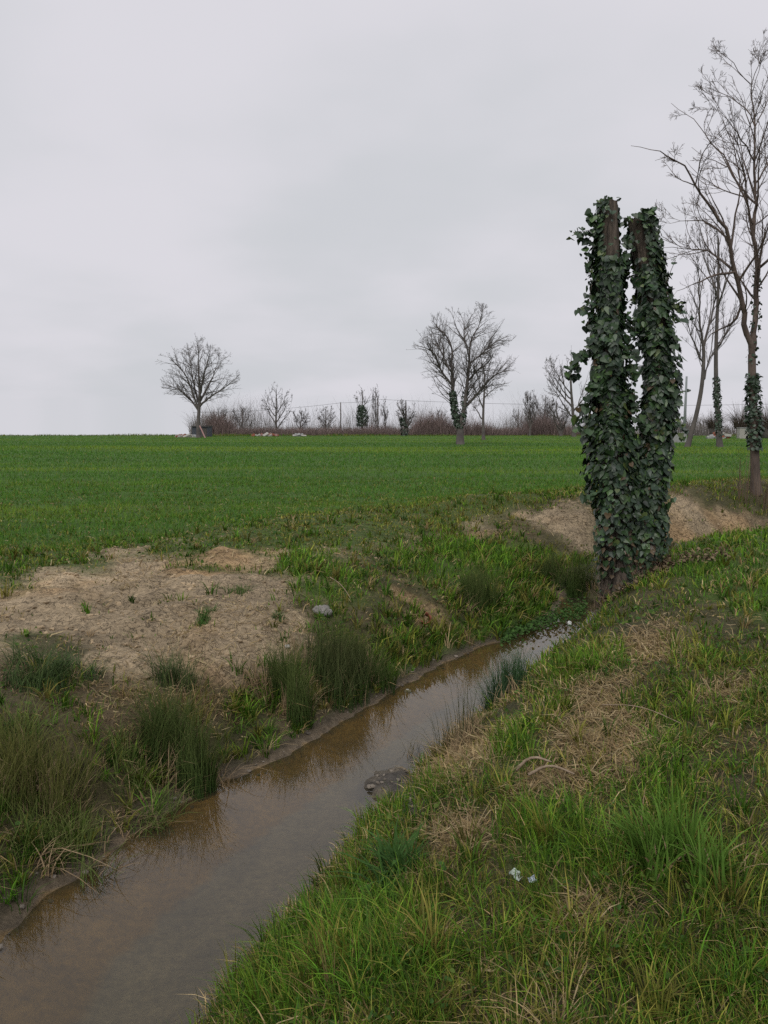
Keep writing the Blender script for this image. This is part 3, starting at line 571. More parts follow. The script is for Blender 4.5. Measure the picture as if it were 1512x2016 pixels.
clump('dock_stalks', 'dark dry upright stalks rising from the grass behind the broad tussock', 'weeds', 1345, 1600, 7, .42, .30, .12, .006, (.03, .022, .018), (.05, .035, .028), None, dead=.5)

# ------------------------------------------------------------------ tubes, trees
def frames(D):
    ref = np.where(np.abs(D[:, 2:3]) > .9, np.array([[1.0, 0, 0]]), np.array([[0, 0, 1.0]]))
    u = np.cross(D, ref); u /= np.linalg.norm(u, axis=1)[:, None] + 1e-9; return u, np.cross(D, u)
def segtubes(A, B, ra, rb, da, db, k):
    ua, va = frames(da); ub, vb = frames(db); n = len(A); th = np.arange(k) * 2 * np.pi / k; c = np.cos(th)[None, :, None]; s = np.sin(th)[None, :, None]
    VA = A[:, None] + ra[:, None, None] * (c * ua[:, None] + s * va[:, None]); VB = B[:, None] + rb[:, None, None] * (c * ub[:, None] + s * vb[:, None])
    V = np.concatenate([VA, VB], 1).reshape(-1, 3); i = np.arange(k); j = (i + 1) % k
    f = np.concatenate([np.stack([i, j, j + k], 1), np.stack([i, j + k, i + k], 1)])
    return V, (f[None] + (np.arange(n) * 2 * k)[:, None, None]).reshape(-1, 3)
def tube(Pts, Rad, k=8, cap=True, bumpy=0, seed=0):
    Pts = np.asarray(Pts, float); D = np.gradient(Pts, axis=0); D /= np.linalg.norm(D, axis=1)[:, None]; u, v = frames(D)
    for i in range(1, len(u)):
        u[i] = u[i - 1] - D[i] * (u[i - 1] @ D[i]); u[i] /= np.linalg.norm(u[i]); v[i] = np.cross(D[i], u[i])
    th = np.arange(k) * 2 * np.pi / k; rr = np.asarray(Rad)[:, None] * np.ones((1, k))
    if bumpy: rr = rr * (1 + bumpy * (fbm(np.cos(th)[None] * 4 + 5, np.sin(th)[None] * 4 + np.arange(len(Pts))[:, None] * .12, seed, 3) - .5) * 2)
    V = Pts[:, None] + rr[..., None] * (np.cos(th)[None, :, None] * u[:, None] + np.sin(th)[None, :, None] * v[:, None])
    n = len(Pts); ix = np.arange(n * k).reshape(n, k); nx_ = np.roll(ix, -1, 1)
    F = np.concatenate([np.stack([ix[:-1], nx_[:-1], nx_[1:]], -1).reshape(-1, 3), np.stack([ix[:-1], nx_[1:], ix[1:]], -1).reshape(-1, 3)])
    V = V.reshape(-1, 3)
    if cap:
        V = np.vstack([V, Pts[:1], Pts[-1:]]); i = np.arange(k); j = (i + 1) % k
        F = np.vstack([F, np.stack([j, i, np.full(k, n * k)], 1), np.stack([ix[-1][i], ix[-1][j], np.full(k, n * k + 1)], 1)])
    return V, F
def subdiv(P, step):
    P = np.asarray(P, float)
    for _ in range(2):
        if len(P) > 2:
            Q = [P[0]]
            for a, b in zip(P[:-1], P[1:]): Q += [.75 * a + .25 * b, .25 * a + .75 * b]
            P = np.array(Q + [P[-1]])
    s = np.concatenate([[0], np.cumsum(np.linalg.norm(np.diff(P, axis=0), axis=1))]); n = max(2, int(s[-1] / step) + 1); q = np.linspace(0, s[-1], n)
    return np.stack([np.interp(q, s, P[:, i]) for i in range(3)], 1)
def ellip(c, r): return np.array(c), np.array(r)
def inside(P, env):
    m = np.zeros(P.shape[:-1], bool)
    for c, r in env: m |= (((P - c) / r) ** 2).sum(-1) < 1
    return m
def unit(v): return v / (np.linalg.norm(v, axis=-1, keepdims=True) + 1e-9)
def tree(name, label, limbs, env, r0, rt, mat, group, spec, seed=1, cut=.3, r1=None, lf=(.76, .58, 1.15)):
    """limbs: the trunk first, then the limbs that leave it; env: crown volumes; spec: per level (children per parent, length, angle, segments, up, jitter)."""
    rng = np.random.default_rng(seed); base = np.array(limbs[0][0]); S = []; nodes = []
    top = limbs[0][-1][2] - base[2]; step = np.clip(np.linalg.norm(limbs[0][-1] - base) / 14, .1, .6); src = []
    for i, L_ in enumerate(limbs):
        q = subdiv(L_, step); t = np.linspace(0, 1, len(q))
        if i == 0: r = r0 + ((r1 or r0 * .7) - r0) * t; r = r * (1 + .45 * np.exp(-t * top / (2.5 * r0)))
        else:
            allp = np.vstack([n_[0] for n_ in nodes]); allr = np.concatenate([n_[1] for n_ in nodes]); j = np.argmin(((allp - q[0]) ** 2).sum(1)); rs = allr[j] * (lf[0] if j == len(nodes[0][1]) - 1 else lf[1])
            q[0] = allp[j]; r = rs * (1 - t) ** lf[2] + rt * 1.4
        if i and len(q) > 3: q[1:-1] += rng.normal(0, step * .05, (len(q) - 2, 3))
        nodes.append((q, r)); d = unit(np.gradient(q, axis=0)); S.append((q[:-1], q[1:], r[:-1], r[1:], d[:-1], d[1:]))
        k = t > (.75 if i == 0 else .12); src.append((q[k], d[k], r[k], np.full(k.sum(), 1.0) * (1 - .55 * t[k]), np.full(k.sum(), len(q))))
    P0, D0, R0, T0, LN = (np.concatenate([a_[m] for a_ in src]) for m in range(5))
    for lv, (m, ln, ang, seg, up, jit) in enumerate(spec):
        cnt = rng.poisson(m, len(P0)) if lv == 0 else np.full(len(P0), 1); i = np.repeat(np.arange(len(P0)), cnt); n = len(i)
        d = D0[i]; pr = unit(np.cross(d, unit(rng.normal(0, 1, (n, 3))))); a_ = ang * (.55 + .8 * rng.random(n))[:, None]; d = unit(np.cos(a_) * d + np.sin(a_) * pr + [0, 0, up]); p = P0[i]
        l = ln * (.45 + .75 * rng.random(n)) * T0[i]
        for _ in range(3): o_ = ~inside(p + d * l[:, None], env); l = np.where(o_, l * .7, l)
        o_ = inside(p + d * l[:, None], env) | (rng.random(n) < .12); p, d, l, i = p[o_], d[o_], l[o_], i[o_]; n = len(i)
        r = np.minimum(R0[i] * .72, rt + l * (.012 if lv == 0 else .007)); r = np.maximum(r, rt); pts = [p]; dd = [d]
        for k in range(seg): d = unit(d + np.array([0, 0, up * .8]) + rng.normal(0, jit, (n, 3))); p = p + d * (l / seg)[:, None]; pts.append(p); dd.append(d)
        rr = [r + (rt - r) * (k / seg) for k in range(seg + 1)]
        for k in range(seg): S.append((pts[k], pts[k + 1], rr[k], rr[k + 1], dd[k], dd[k + 1]))
        if lv + 1 < len(spec):
            m2 = spec[lv + 1][0]; nn_ = n; bi = np.repeat(np.arange(nn_), m2); t = .18 + .82 * rng.random(len(bi)); kf = np.minimum(t * seg, seg - 1e-3); ki = kf.astype(int); f = (kf - ki)[:, None]
            PP = np.stack(pts, 1); DD = np.stack(dd, 1); RRr = np.stack(rr, 1); keep = l[bi] > spec[lv + 1][1] * .12
            bi, ki, f, t = bi[keep], ki[keep], f[keep], t[keep]
            P0 = PP[bi, ki] * (1 - f) + PP[bi, ki + 1] * f; D0 = DD[bi, ki]; R0 = RRr[bi, ki]; T0 = (1 - .5 * t) * np.clip(l[bi] / ln, .3, 1.2)
    A, B, ra, rb, da, db = (np.concatenate([q[m] for q in S]) for m in range(6)); A = A - base; B = B - base
    o = thing(name, label, 'tree', base, group)
    thick = ra > r0 * cut; mid = (~thick) & (rb > rt * 3.0); thin = ~(thick | mid)
    V, F = segtubes(A[thick], B[thick], ra[thick], rb[thick], da[thick], db[thick], 9); link('trunk', mesh('trunk', V, F, None, mat, True), o)
    v1, f1 = segtubes(A[mid], B[mid], ra[mid], rb[mid], da[mid], db[mid], 5); v2, f2 = segtubes(A[thin], B[thin], ra[thin], rb[thin], da[thin], db[thin], 3)
    tag(link('crown', mesh('crown', np.vstack([v1, v2]), np.vstack([f1, f2 + len(v1)]), None, mat, True), o), kind='stuff')
    return o
def ivy_on(parent, base, line, rad, n, size, seed, name='ivy', cfac=1.0):
    rng = np.random.default_rng(seed); q = subdiv(line, .05); i = rng.integers(0, len(q), n); rr = np.interp(i / len(q), np.linspace(0, 1, len(rad)), rad)
    A = rng.random(n) * 6.283; nr = np.stack([np.cos(A), np.sin(A), rng.normal(.25, .3, n)], 1); P_ = q[i] + nr * np.array([1, 1, 0]) * (rr * (.9 + .5 * rng.random(n)))[:, None] - base
    C = np.array([[.028, .050, .026]]) * (.6 + .9 * rng.random((n, 1))) * cfac
    V, F, C = leaves(P_, nr + rng.normal(0, .35, (n, 3)), np.array([[0, 0, 1.0]]) + rng.normal(0, .3, (n, 3)), size * (.6 + .8 * rng.random(n)), C, ROUND)
    return tag(link(name, mesh(name, V, F, C, M_IVY), parent), kind='stuff')

# --- the tall two stemmed tree on the far bank
TD = onground(1487, 968)[1]
def lp(pts, d, dz=0.0, bulge=0.0):
    n = len(pts); return np.array([pd(x, y, d + dz * i / max(n - 1, 1)) for i, (x, y) in enumerate(pts)])
NG = 'tall trees along the ditch'
limbs = [lp([(1488, 975), (1486, 900), (1484, 830), (1481, 760), (1480, 697)], TD),
         lp([(1480, 697), (1464, 632), (1460, 578), (1443, 529), (1438, 483), (1431, 447), (1400, 409), (1372, 372), (1351, 326), (1329, 315), (1302, 298), (1275, 290), (1242, 287)], TD, -1.6),
         lp([(1480, 697), (1487, 632), (1490, 551), (1490, 496), (1482, 469), (1485, 436), (1488, 401), (1486, 364), (1485, 296), (1487, 246), (1481, 203), (1478, 167), (1485, 145), (1500, 115), (1508, 85)], TD, .3),
         lp([(1443, 529), (1400, 496), (1372, 491), (1304, 488)], TD - .5, 1.5), lp([(1441, 536), (1400, 543), (1372, 559), (1332, 573)], TD - .5, -1.2),
         lp([(1485, 446), (1466, 388), (1447, 350), (1438, 336), (1430, 304), (1408, 290), (1386, 263), (1369, 238), (1351, 225), (1321, 203)], TD, 1.3),
         lp([(1485, 317), (1460, 276), (1436, 241), (1414, 216)], TD, -1.3), lp([(1487, 241), (1460, 203), (1414, 181), (1389, 170)], TD + .1, 1.0),
         lp([(1478, 167), (1452, 135), (1433, 115), (1403, 91)], TD + .2, -.6), lp([(1488, 361), (1512, 323), (1545, 270), (1570, 200)], TD, 1.2), lp([(1490, 530), (1530, 500), (1570, 420), (1600, 330)], TD, -1),
         lp([(1462, 610), (1440, 640), (1405, 650), (1380, 690)], TD - .3, 1), lp([(1438, 483), (1405, 440), (1360, 430), (1320, 440)], TD - .6, 1.2), lp([(1438, 336), (1420, 320), (1385, 310), (1362, 290)], TD + .6, 1.4),
         lp([(1487, 246), (1512, 200), (1530, 130)], TD, 1)]
def cen(x, y, d=None): return pd(x, y, d or TD)
env = [ellip(cen(1405, 330), (1.95, 2.0, 2.3)), ellip(cen(1470, 190), (1.15, 1.6, 1.5)), ellip(cen(1390, 500), (1.25, 1.6, 1.1)), ellip(cen(1560, 300), (1.5, 1.8, 2.7)), ellip(cen(1320, 265), (1.1, 1.0, .9)), ellip(cen(1430, 130), (.6, .9, .65))]
to = tree('bare_tree', 'tall bare two stemmed tree on the far bank, trunk ivied above a bare foot', limbs, env, .10, .0031, M_BARK_RIGHT, NG, [(1.0, 2.3, .6, 9, .05, .09), (8, .95, .6, 6, .04, .12), (4, .42, .65, 3, .03, .16)], 3, .30, .080)
base = limbs[0][0]
ivy_on(to, base, lp([(1486, 880), (1484, 800), (1481, 735)], TD), [.125, .135, .11], 560, .085, 1)
ivy_on(to, base, lp([(1480, 720), (1488, 632), (1490, 540)], TD), [.095, .08, .07], 110, .07, 2)
# --- the two poplars further back
PD = onground(1355, 881)[1]
l1 = [lp([(1352, 884), (1362, 850), (1374, 805), (1383, 755), (1386, 700), (1385, 684)], PD), lp([(1385, 684), (1376, 630), (1376, 550), (1372, 470)], PD, -1.5), lp([(1385, 684), (1398, 632), (1410, 580), (1405, 500)], PD, 1.5), lp([(1382, 760), (1398, 700), (1440, 640)], PD, 1), lp([(1384, 720), (1360, 660), (1345, 600)], PD, -1)]
env = [ellip(cen(1382, 560, PD), (2.4, 2.3, 5.4)), ellip(cen(1390, 660, PD), (2.6, 2, 2.6))]
PSPEC = [(1.1, 4.2, .5, 8, .09, .06), (6, 2.0, .5, 5, .07, .09), (4, .9, .55, 3, .05, .12)]
po_ = tree('poplar_tree', 'bare poplar with pale trunk leaning out from its foot in the field', l1, env, .18, .006, M_BARK_PALE, NG, PSPEC, 4, .3, .12)
l2 = [lp([(1417, 884), (1414, 830), (1410, 770), (1409, 690), (1413, 600), (1415, 540), (1414, 470)], PD + .5), lp([(1414, 580), (1390, 520), (1370, 460)], PD, 1.5), lp([(1414, 600), (1440, 530), (1452, 450)], PD, -1.5), lp([(1410, 690), (1440, 640), (1460, 590)], PD, 1)]
env = [ellip(cen(1408, 500, PD), (2.7, 2.6, 4.2)), ellip(cen(1420, 640, PD), (2.6, 2.2, 3.4))]
p2_ = tree('poplar_tree', 'upright bare poplar in the field with its lower trunk wrapped in ivy', l2, env, .20, .0065, M_BARK_PALE, NG, PSPEC, 9, .3, .07)
ivy_on(p2_, l2[0][0], lp([(1417, 855), (1413, 800), (1410, 740)], PD + .5), [.21, .22, .18], 420, .17, 3)

# --- the big twin stemmed tree standing in the field
D1 = onground(906, 875)[1]
l = [lp([(906, 876), (906, 850), (905, 836)], D1), lp([(905, 838), (897, 815), (892, 785), (891, 755), (890, 735), (888, 715), (892, 690), (880, 660), (862, 645), (850, 630)], D1, 1),
     lp([(905, 838), (912, 815), (917, 780), (921, 745), (924, 715), (924, 690), (928, 665), (945, 640), (950, 610)], D1, -1),
     lp([(918, 800), (940, 775), (965, 745), (990, 730), (1015, 730)], D1, -2.5), lp([(888, 757), (868, 730), (858, 705), (852, 692), (835, 683), (812, 680)], D1, -2), lp([(886, 730), (870, 695), (858, 670), (850, 650)], D1, 3), lp([(924, 715), (945, 700), (965, 680), (990, 665), (1010, 660)], D1, 2.5),
     lp([(921, 690), (912, 660), (915, 640), (905, 615)], D1, 2), lp([(922, 750), (940, 728), (962, 715), (975, 690)], D1, -3)]
env = [ellip(cen(915, 690, D1), (4.7, 4.0, 4.1)), ellip(cen(978, 712, D1), (2.6, 2.4, 2.4)), ellip(cen(842, 690, D1), (2.2, 2.2, 2.0)), ellip(cen(880, 760, D1), (2.0, 1.8, 1.4))]
bt = tree('bare_tree', 'large bare tree in the field with two ivy clad stems from one foot', l, env, .28, .0055, M_BARK_FAR, 'bare trees in the field', [(1.0, 3.8, .7, 8, .02, .10), (6, 1.7, .7, 5, .02, .12), (3, .75, .7, 3, .02, .15)], 11, .3, .27, (.85, .68, .85))
ivy_on(bt, l[0][0], lp([(903, 840), (896, 812), (891, 770)], D1), [.27, .28, .22], 520, .19, 4)
ivy_on(bt, l[0][0], lp([(907, 840), (912, 812), (917, 770)], D1), [.27, .26, .2], 260, .18, 5, cfac=.9)
D2 = 88
l = [lp([(952, 868), (951, 820), (953, 780), (955, 750), (952, 720)], D2), lp([(953, 785), (970, 765), (990, 760)], D2, 2), lp([(952, 800), (935, 770), (925, 745)], D2, -2), lp([(951, 830), (938, 805), (928, 790)], D2, 2)]
env = [ellip(cen(963, 760, D2), (2.9, 2.8, 3.8))]
tree('bare_tree', 'slender dense bare tree right behind the large twin stemmed one', l, env, .18, .0085, M_BARK_FAR, 'bare trees in the field', [(2.0, 3.2, .75, 6, .0, .13), (7, 1.5, .75, 4, .0, .16), (4, .7, .75, 3, 0, .2)], 12, .35, .06)
# --- the round crowned tree at the end of the field
D3 = 103.0
l = [lp([(391, 862), (390, 835), (391, 815), (393, 790)], D3), lp([(390, 805), (378, 770), (365, 735), (345, 715), (330, 700)], D3, -2), lp([(393, 790), (392, 750), (390, 715), (392, 680)], D3), lp([(393, 792), (405, 770), (420, 740), (432, 705)], D3, 2.5), lp([(392, 800), (415, 780), (440, 765), (465, 745)], D3, -2),
     lp([(391, 808), (375, 785), (350, 765), (325, 758)], D3, 2), lp([(393, 788), (398, 750), (408, 715), (415, 690)], D3, -3), lp([(391, 795), (382, 760), (375, 720), (370, 690)], D3, 3)]
env = [ellip(cen(392, 735, D3), (6.0, 5.6, 5.3))]
wt = tree('bare_tree', 'bare tree with a wide round crown beside the dark shed', l, env, .25, .0085, M_BARK_FAR, 'bare trees in the field', [(1.5, 4.6, .72, 8, .01, .08), (7, 2.0, .7, 5, .01, .11), (3, .85, .7, 3, .02, .14)], 13, .3, .2, (.8, .66, .85))

# --- smaller trees in the far hedge line: x, foot y, distance, top y, left, right, crown foot y, base radius, label
SMALL = [
 (545, 846, 150, 750, 508, 580, 835, .30, 'pale bare tree with fan shaped crown rising above the brown hedge', 'pale'),
 (713, 845, 142, 758, 690, 737, 812, .26, 'bare tree with a dark evergreen mass wrapped around its lower trunk', 'far'),
 (739, 846, 146, 757, 731, 748, 835, .16, 'thin column shaped bare poplar beside the utility pole', 'far'),
 (756, 846, 146, 778, 748, 768, 835, .16, 'shorter column shaped bare tree on the hedge side of the thin poplar', 'far'),
 (797, 856, 124, 778, 776, 822, 840, .34, 'bare tree forking low into two dark stems at the field edge', 'far'),
 (1020, 850, 146, 797, 1007, 1034, 838, .20, 'small bare tree with a neat brush shaped crown', 'far'),
 (1043, 858, 126, 762, 1026, 1060, 850, .20, 'narrow bare tree with pointed crown at the field edge', 'far'),
 (1070, 850, 134, 772, 1052, 1094, 845, .22, 'bushy bare tree crowded between its neighbours in the hedge', 'far'),
 (1104, 857, 122, 775, 1068, 1122, 850, .26, 'bare tree with stems leaning away from a common foot', 'far'),
 (1130, 857, 112, 684, 1062, 1185, 815, .36, 'tallest bare tree of the far line, next to the ivy covered stump', 'pale'),
 (640, 850, 138, 795, 620, 662, 845, .18, 'low bare tree poking from the hedge beside the dark evergreen mass', 'far'),
 (862, 850, 136, 800, 842, 884, 845, .18, 'low bare hedge tree seen past the forked one', 'far'),
 (480, 850, 136, 795, 450, 505, 845, .18, 'low russet bare tree in the hedge next to the round crowned one', 'far'),
 (430, 850, 134, 800, 408, 452, 845, .18, 'low bare tree behind the dark shed', 'far'),
 (590, 850, 136, 800, 575, 612, 845, .18, 'low bare tree beside the fan crowned one', 'far'),
]
for i, (x, fy, d, ty, lx, rx_, cy, r0, lab, kind) in enumerate(SMALL):
    rng = np.random.default_rng(100 + i); f = pd(x, fy, d); f[2] = zbase(np.array([f[0]]), np.array([f[1]]))[0][0] - .05
    top = pd((lx + rx_) / 2, ty, d); cb = pd((lx + rx_) / 2, cy, d); h = top[2] - cb[2]; w = (rx_ - lx) / FPX * d / 2; c = (top + cb) / 2
    tr1 = np.array([f, f + (c - f) * .45 + rng.normal(0, .15, 3), c + np.array([0, 0, -.05 * h]), c + np.array([0, 0, .3 * h])])
    lm = [tr1]
    for k in range(6):
        t0 = .25 + .11 * k; q = tr1[0] * (1 - t0) + tr1[2] * t0; a_ = rng.random() * 6.28 if k > 3 else (k % 2) * 3.14 + rng.normal(0, .5)
        lm.append(np.array([q, q + np.array([math.cos(a_) * w * .45, math.sin(a_) * w * .45, h * .25]), q + np.array([math.cos(a_) * w * .8, math.sin(a_) * w * .8, h * .55])]))
    if 'forking' in lab or 'leaning' in lab:
        lm.append(np.array([f, f + [-w * .35, .3, h * .35], f + [-w * .6, .5, h * .75]])); lm.append(np.array([f, f + [w * .35, -.3, h * .4], f + [w * .45, -.5, h * .8]]))
    env = [ellip(c, (w, w, h / 2 * 1.12))]; up = .25 if w < .3 * h else .12
    mt = M_BARK_PALE if kind == 'pale' else M_BARK_FAR
    so = tree('hedge_tree', lab, lm, env, r0 * .75, .0105, mt, 'bare trees along the far hedge', [(1.4, max(.42 * h, w * 1.2), .55 if w < .3 * h else .8, 6, up * .4, .09), (6, .20 * h, .6, 3, up * .3, .12), (3, .10 * h, .6, 2, .03, .16)], 200 + i, .4, r0 * .25)
    if 'evergreen' in lab: ivy_on(so, f, np.array([pd(713, 838, d), pd(714, 815, d), pd(711, 797, d)]), [.7, .85, .4], 700, .26, 8, cfac=.8)
    if 'forking' in lab: ivy_on(so, f, np.array([pd(798, 856, d), pd(796, 840, d), pd(792, 820, d)]), [.5, .5, .3], 160, .3, 9, cfac=.7)

# --- brown hedge and undergrowth behind the field: nobody could count its stems
def brush(x0, x1, d0, d1, n, h0, h1, c, wd=.05):
    rng = RNG; X = x0 + (x1 - x0) * rng.random(n); dd = d0 + (d1 - d0) * rng.random(n)
    P_ = np.stack([(X - 756) / FPX * dd, dd, np.zeros(n)], 1); P_[:, 2] = zbase(P_[:, 0], P_[:, 1])[0] - .1
    hn = np.clip((fbm(P_[:, 0] * .16, P_[:, 1] * .1, 70, 4) - .5) * 2.6 + .45, 0, 1)
    H = (h0 + (h1 - h0) * np.clip((hn - .35) * 2.2, 0, 1)) * (.45 + .6 * rng.random(n)); cc = np.array([c]) * (.6 + .8 * rng.random((n, 1))) * (.8 + .4 * vn(P_[:, 0] * .2, P_[:, 1] * .2, 3))[:, None]
    return ribbons(P_, rng.random(n) * 6.28, H, wd * (.5 + rng.random(n)), .15 + .5 * rng.random(n), cc, cc * 1.05, 2, rng.normal(0, 1, n))
BR = (.175, .130, .120); BG = (.165, .145, .135)  # twig browns lightened towards grey, standing in for haze over the distance
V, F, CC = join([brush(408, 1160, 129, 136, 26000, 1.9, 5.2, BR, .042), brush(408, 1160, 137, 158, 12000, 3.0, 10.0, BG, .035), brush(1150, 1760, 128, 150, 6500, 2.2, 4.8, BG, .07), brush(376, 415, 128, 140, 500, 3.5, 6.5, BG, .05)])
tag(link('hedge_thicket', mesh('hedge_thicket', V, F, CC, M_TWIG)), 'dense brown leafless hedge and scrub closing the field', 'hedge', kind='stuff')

# --- pollard willows on the right and shoots at the foot of the tall tree
def wand_bush(name, label, base, n, h, spread, w, c, trunkh=0, trunkr=0, cat='shrub', group=None, bend=.5):
    o = thing(name, label, cat, base, group); A = RNG.random(n) * 6.283; r = spread * .18 * np.sqrt(RNG.random(n))
    P_ = np.stack([np.cos(A) * r, np.sin(A) * r, np.full(n, trunkh - .05)], 1)
    cc = np.array([c]) * (.6 + .8 * RNG.random((n, 1)))
    V, F, C = ribbons(P_, A + RNG.normal(0, .4, n), h * (.5 + .55 * RNG.random(n)), w * (.6 + .8 * RNG.random(n)), bend * RNG.random(n) * spread / h, cc, cc, 3, RNG.normal(0, 1, n))
    tag(link('shoots', mesh('shoots', V, F, C, M_TWIG), o), kind='stuff')
    if trunkr:
        V, F = tube([(0, 0, -.1), (.05, 0, trunkh * .5), (0, .03, trunkh), (0, 0, trunkh + trunkr)], [trunkr * 1.2, trunkr, trunkr * 1.35, trunkr * .6], 10, True, .15); link('trunk', mesh('trunk', V, F, None, M_BARK_FAR, True), o)
    return o
for x, d, h, sp, lab in ((1455, 108, 4.6, 5.0, 'pollarded willow with a fan of thin upright shoots behind the rubble'), (1400, 118, 3.6, 4.0, 'smaller pollarded willow seen between the poplar and the rubble'), (1505, 100, 4.8, 5, 'pollarded willow behind the tall two stemmed tree')):
    wand_bush('pollard_willow', lab, [(x - 756) / FPX * d, d, 0], 420, h, sp, .045, (.105, .08, .066), 1.2, .45, 'tree', 'pollarded willows', 1.6)
for x, y, n, h, lab in ((1462, 985, 26, 1.5, 'thin brown shoots springing from the bank beside the tall tree'), (1500, 1000, 34, 1.3, 'tangle of brown shoots at the foot of the tall tree')):
    wand_bush('sucker_shoots', lab, onground(x, y), n, h, .9, .012, (.12, .085, .06), cat='shrub', group='shoots at the tall tree', bend=1.0)

# ------------------------------------------------------------------ the ivy covered twin stump
BASE = onground(1238, 1150); TDP = BASE[1]
SC = TDP / FPX
st = thing('ivy_covered_stump', 'topped twin stemmed tree stump wrapped in dark glossy ivy at the stream bend', 'tree', BASE)
def tl(pts): return np.array([pd(x, y, TDP + dz) for x, y, dz in pts]) - BASE
LL = tl([(1228, 1190, 0), (1226, 1120, 0), (1216, 1020, -.02), (1207, 900, -.04), (1197, 780, -.05), (1198, 660, -.05), (1201, 540, -.05), (1199, 460, -.05), (1199, 402, -.05)])
RL = tl([(1254, 1190, .05), (1258, 1120, .05), (1270, 1020, .06), (1284, 900, .08), (1295, 780, .10), (1292, 660, .11), (1280, 560, .12), (1268, 490, .12), (1257, 430, .12)])
LR = np.array([.28, .22, .17, .145, .125, .12, .115, .112, .105]); RR = np.array([.28, .22, .17, .14, .12, .12, .125, .125, .125])
def stem(line, rad, seed, tilt):
    q = subdiv(line, .05); r = np.interp(np.linspace(0, 1, len(q)), np.linspace(0, 1, len(rad)), rad)
    V, F = tube(q, r, 28, False, .20, seed); n = len(q); dv_ = V - np.repeat(q, 28, 0); th_ = np.arctan2(dv_[:, 1], dv_[:, 0]); V = V + dv_ * ((np.abs(fbm(np.cos(th_) * 7 + seed, np.sin(th_) * 7 + V[:, 2] * .8, 33, 3) - .5) - .12) * .55)[:, None]; ring = V[(n - 1) * 28:n * 28]
    ring[:, 2] += (ring[:, 0] - ring[:, 0].mean()) * tilt[0] + (ring[:, 1] - ring[:, 1].mean()) * tilt[1]; V[(n - 1) * 28:n * 28] = ring
    o = link('trunk', mesh('trunk', V, F, None, M_BARK_IVY, True), st)
    c = ring.mean(0); inner = c + (ring - c) * .5 + RNG.normal(0, .004, ring.shape); i = np.arange(28); j = (i + 1) % 28
    Vc = np.vstack([ring + [0, 0, .002], inner + [0, 0, .006], c[None] + [0, 0, .01]]); Fc = np.vstack([np.stack([i, j, j + 28], 1), np.stack([i, j + 28, i + 28], 1), np.stack([i + 28, j + 28, np.full(28, 56)], 1)])
    link('cut_face', mesh('cut_face', Vc, Fc, None, M_CUT), o); return q, r
qL, rL = stem(LL, LR, 1, (-.1, -.25)); qR, rR = stem(RL, RR, 2, (.25, -.2))
# ivy: leaf positions on both stems, thin where the bark shows
def ivypos(q, r, n, which):
    i = RNG.integers(0, len(q), n); t = i / (len(q) - 1); A = RNG.random(n) * 6.283; P_ = q[i] + np.stack([0 * A, 0 * A, RNG.normal(0, .03, n)], 1)
    thick = np.interp(t, [0, .1, .22, .45, .7, .88, 1], [.03, .05, .10, .11, .08, .07, .03]) if which == 0 else np.interp(t, [0, .1, .22, .5, .75, .9, 1], [.03, .05, .08, .08, .075, .06, .04])
    thick = thick * np.clip(.05 + 4.2 * (fbm(A * 1.1 + which * 7, t * 9, 81, 3) - .28), .08, 2.3)
    nr = np.stack([np.cos(A), np.sin(A), np.zeros(n)], 1); rr = r[i] + thick * (.25 + .85 * RNG.random(n) ** .7)
    P_ = P_ + nr * rr[:, None]
    keep = np.ones(n)
    front = -nr[:, 1]; rt_ = nr[:, 0]
    if which == 0: keep = np.where((t > .87) & (rt_ > -.65) & (front > -.35), .035, keep); keep = np.where((t > .975), keep * .35 + .3 * (rt_ < -.2), keep)
    else: keep = np.where((t > .87) & (rt_ < -.1) & (front > -.6), .06, keep); keep = np.where((t > .78) & (t <= .84) & (rt_ < -.3) & (front > -.2), .4, keep)
    keep = np.where(t < .17, keep * np.interp(t, [0, .07, .17], [.05, .2, .9]), keep)
    k = RNG.random(n) < keep
    return P_[k], nr[k], t[k]
pL, nL, tL = ivypos(qL, rL, 7800, 0); pR, nR, tR = ivypos(qR, rR, 7800, 1)
pts = [pL, pR]; nrs = [nL, nR]; tt_ = [tL, tR]
def spray(line, n, s=.04):
    q = subdiv(np.array(line), .02); i = RNG.integers(0, len(q), n); pts.append(q[i] + RNG.normal(0, s, (n, 3))); nrs.append(np.stack([RNG.normal(0, .5, n), -1 + RNG.normal(0, .5, n), RNG.normal(.2, .4, n)], 1)); tt_.append(np.full(n, .6))
    return q
def T(x, y, dz=-.1): return pd(x, y, TDP + dz) - BASE
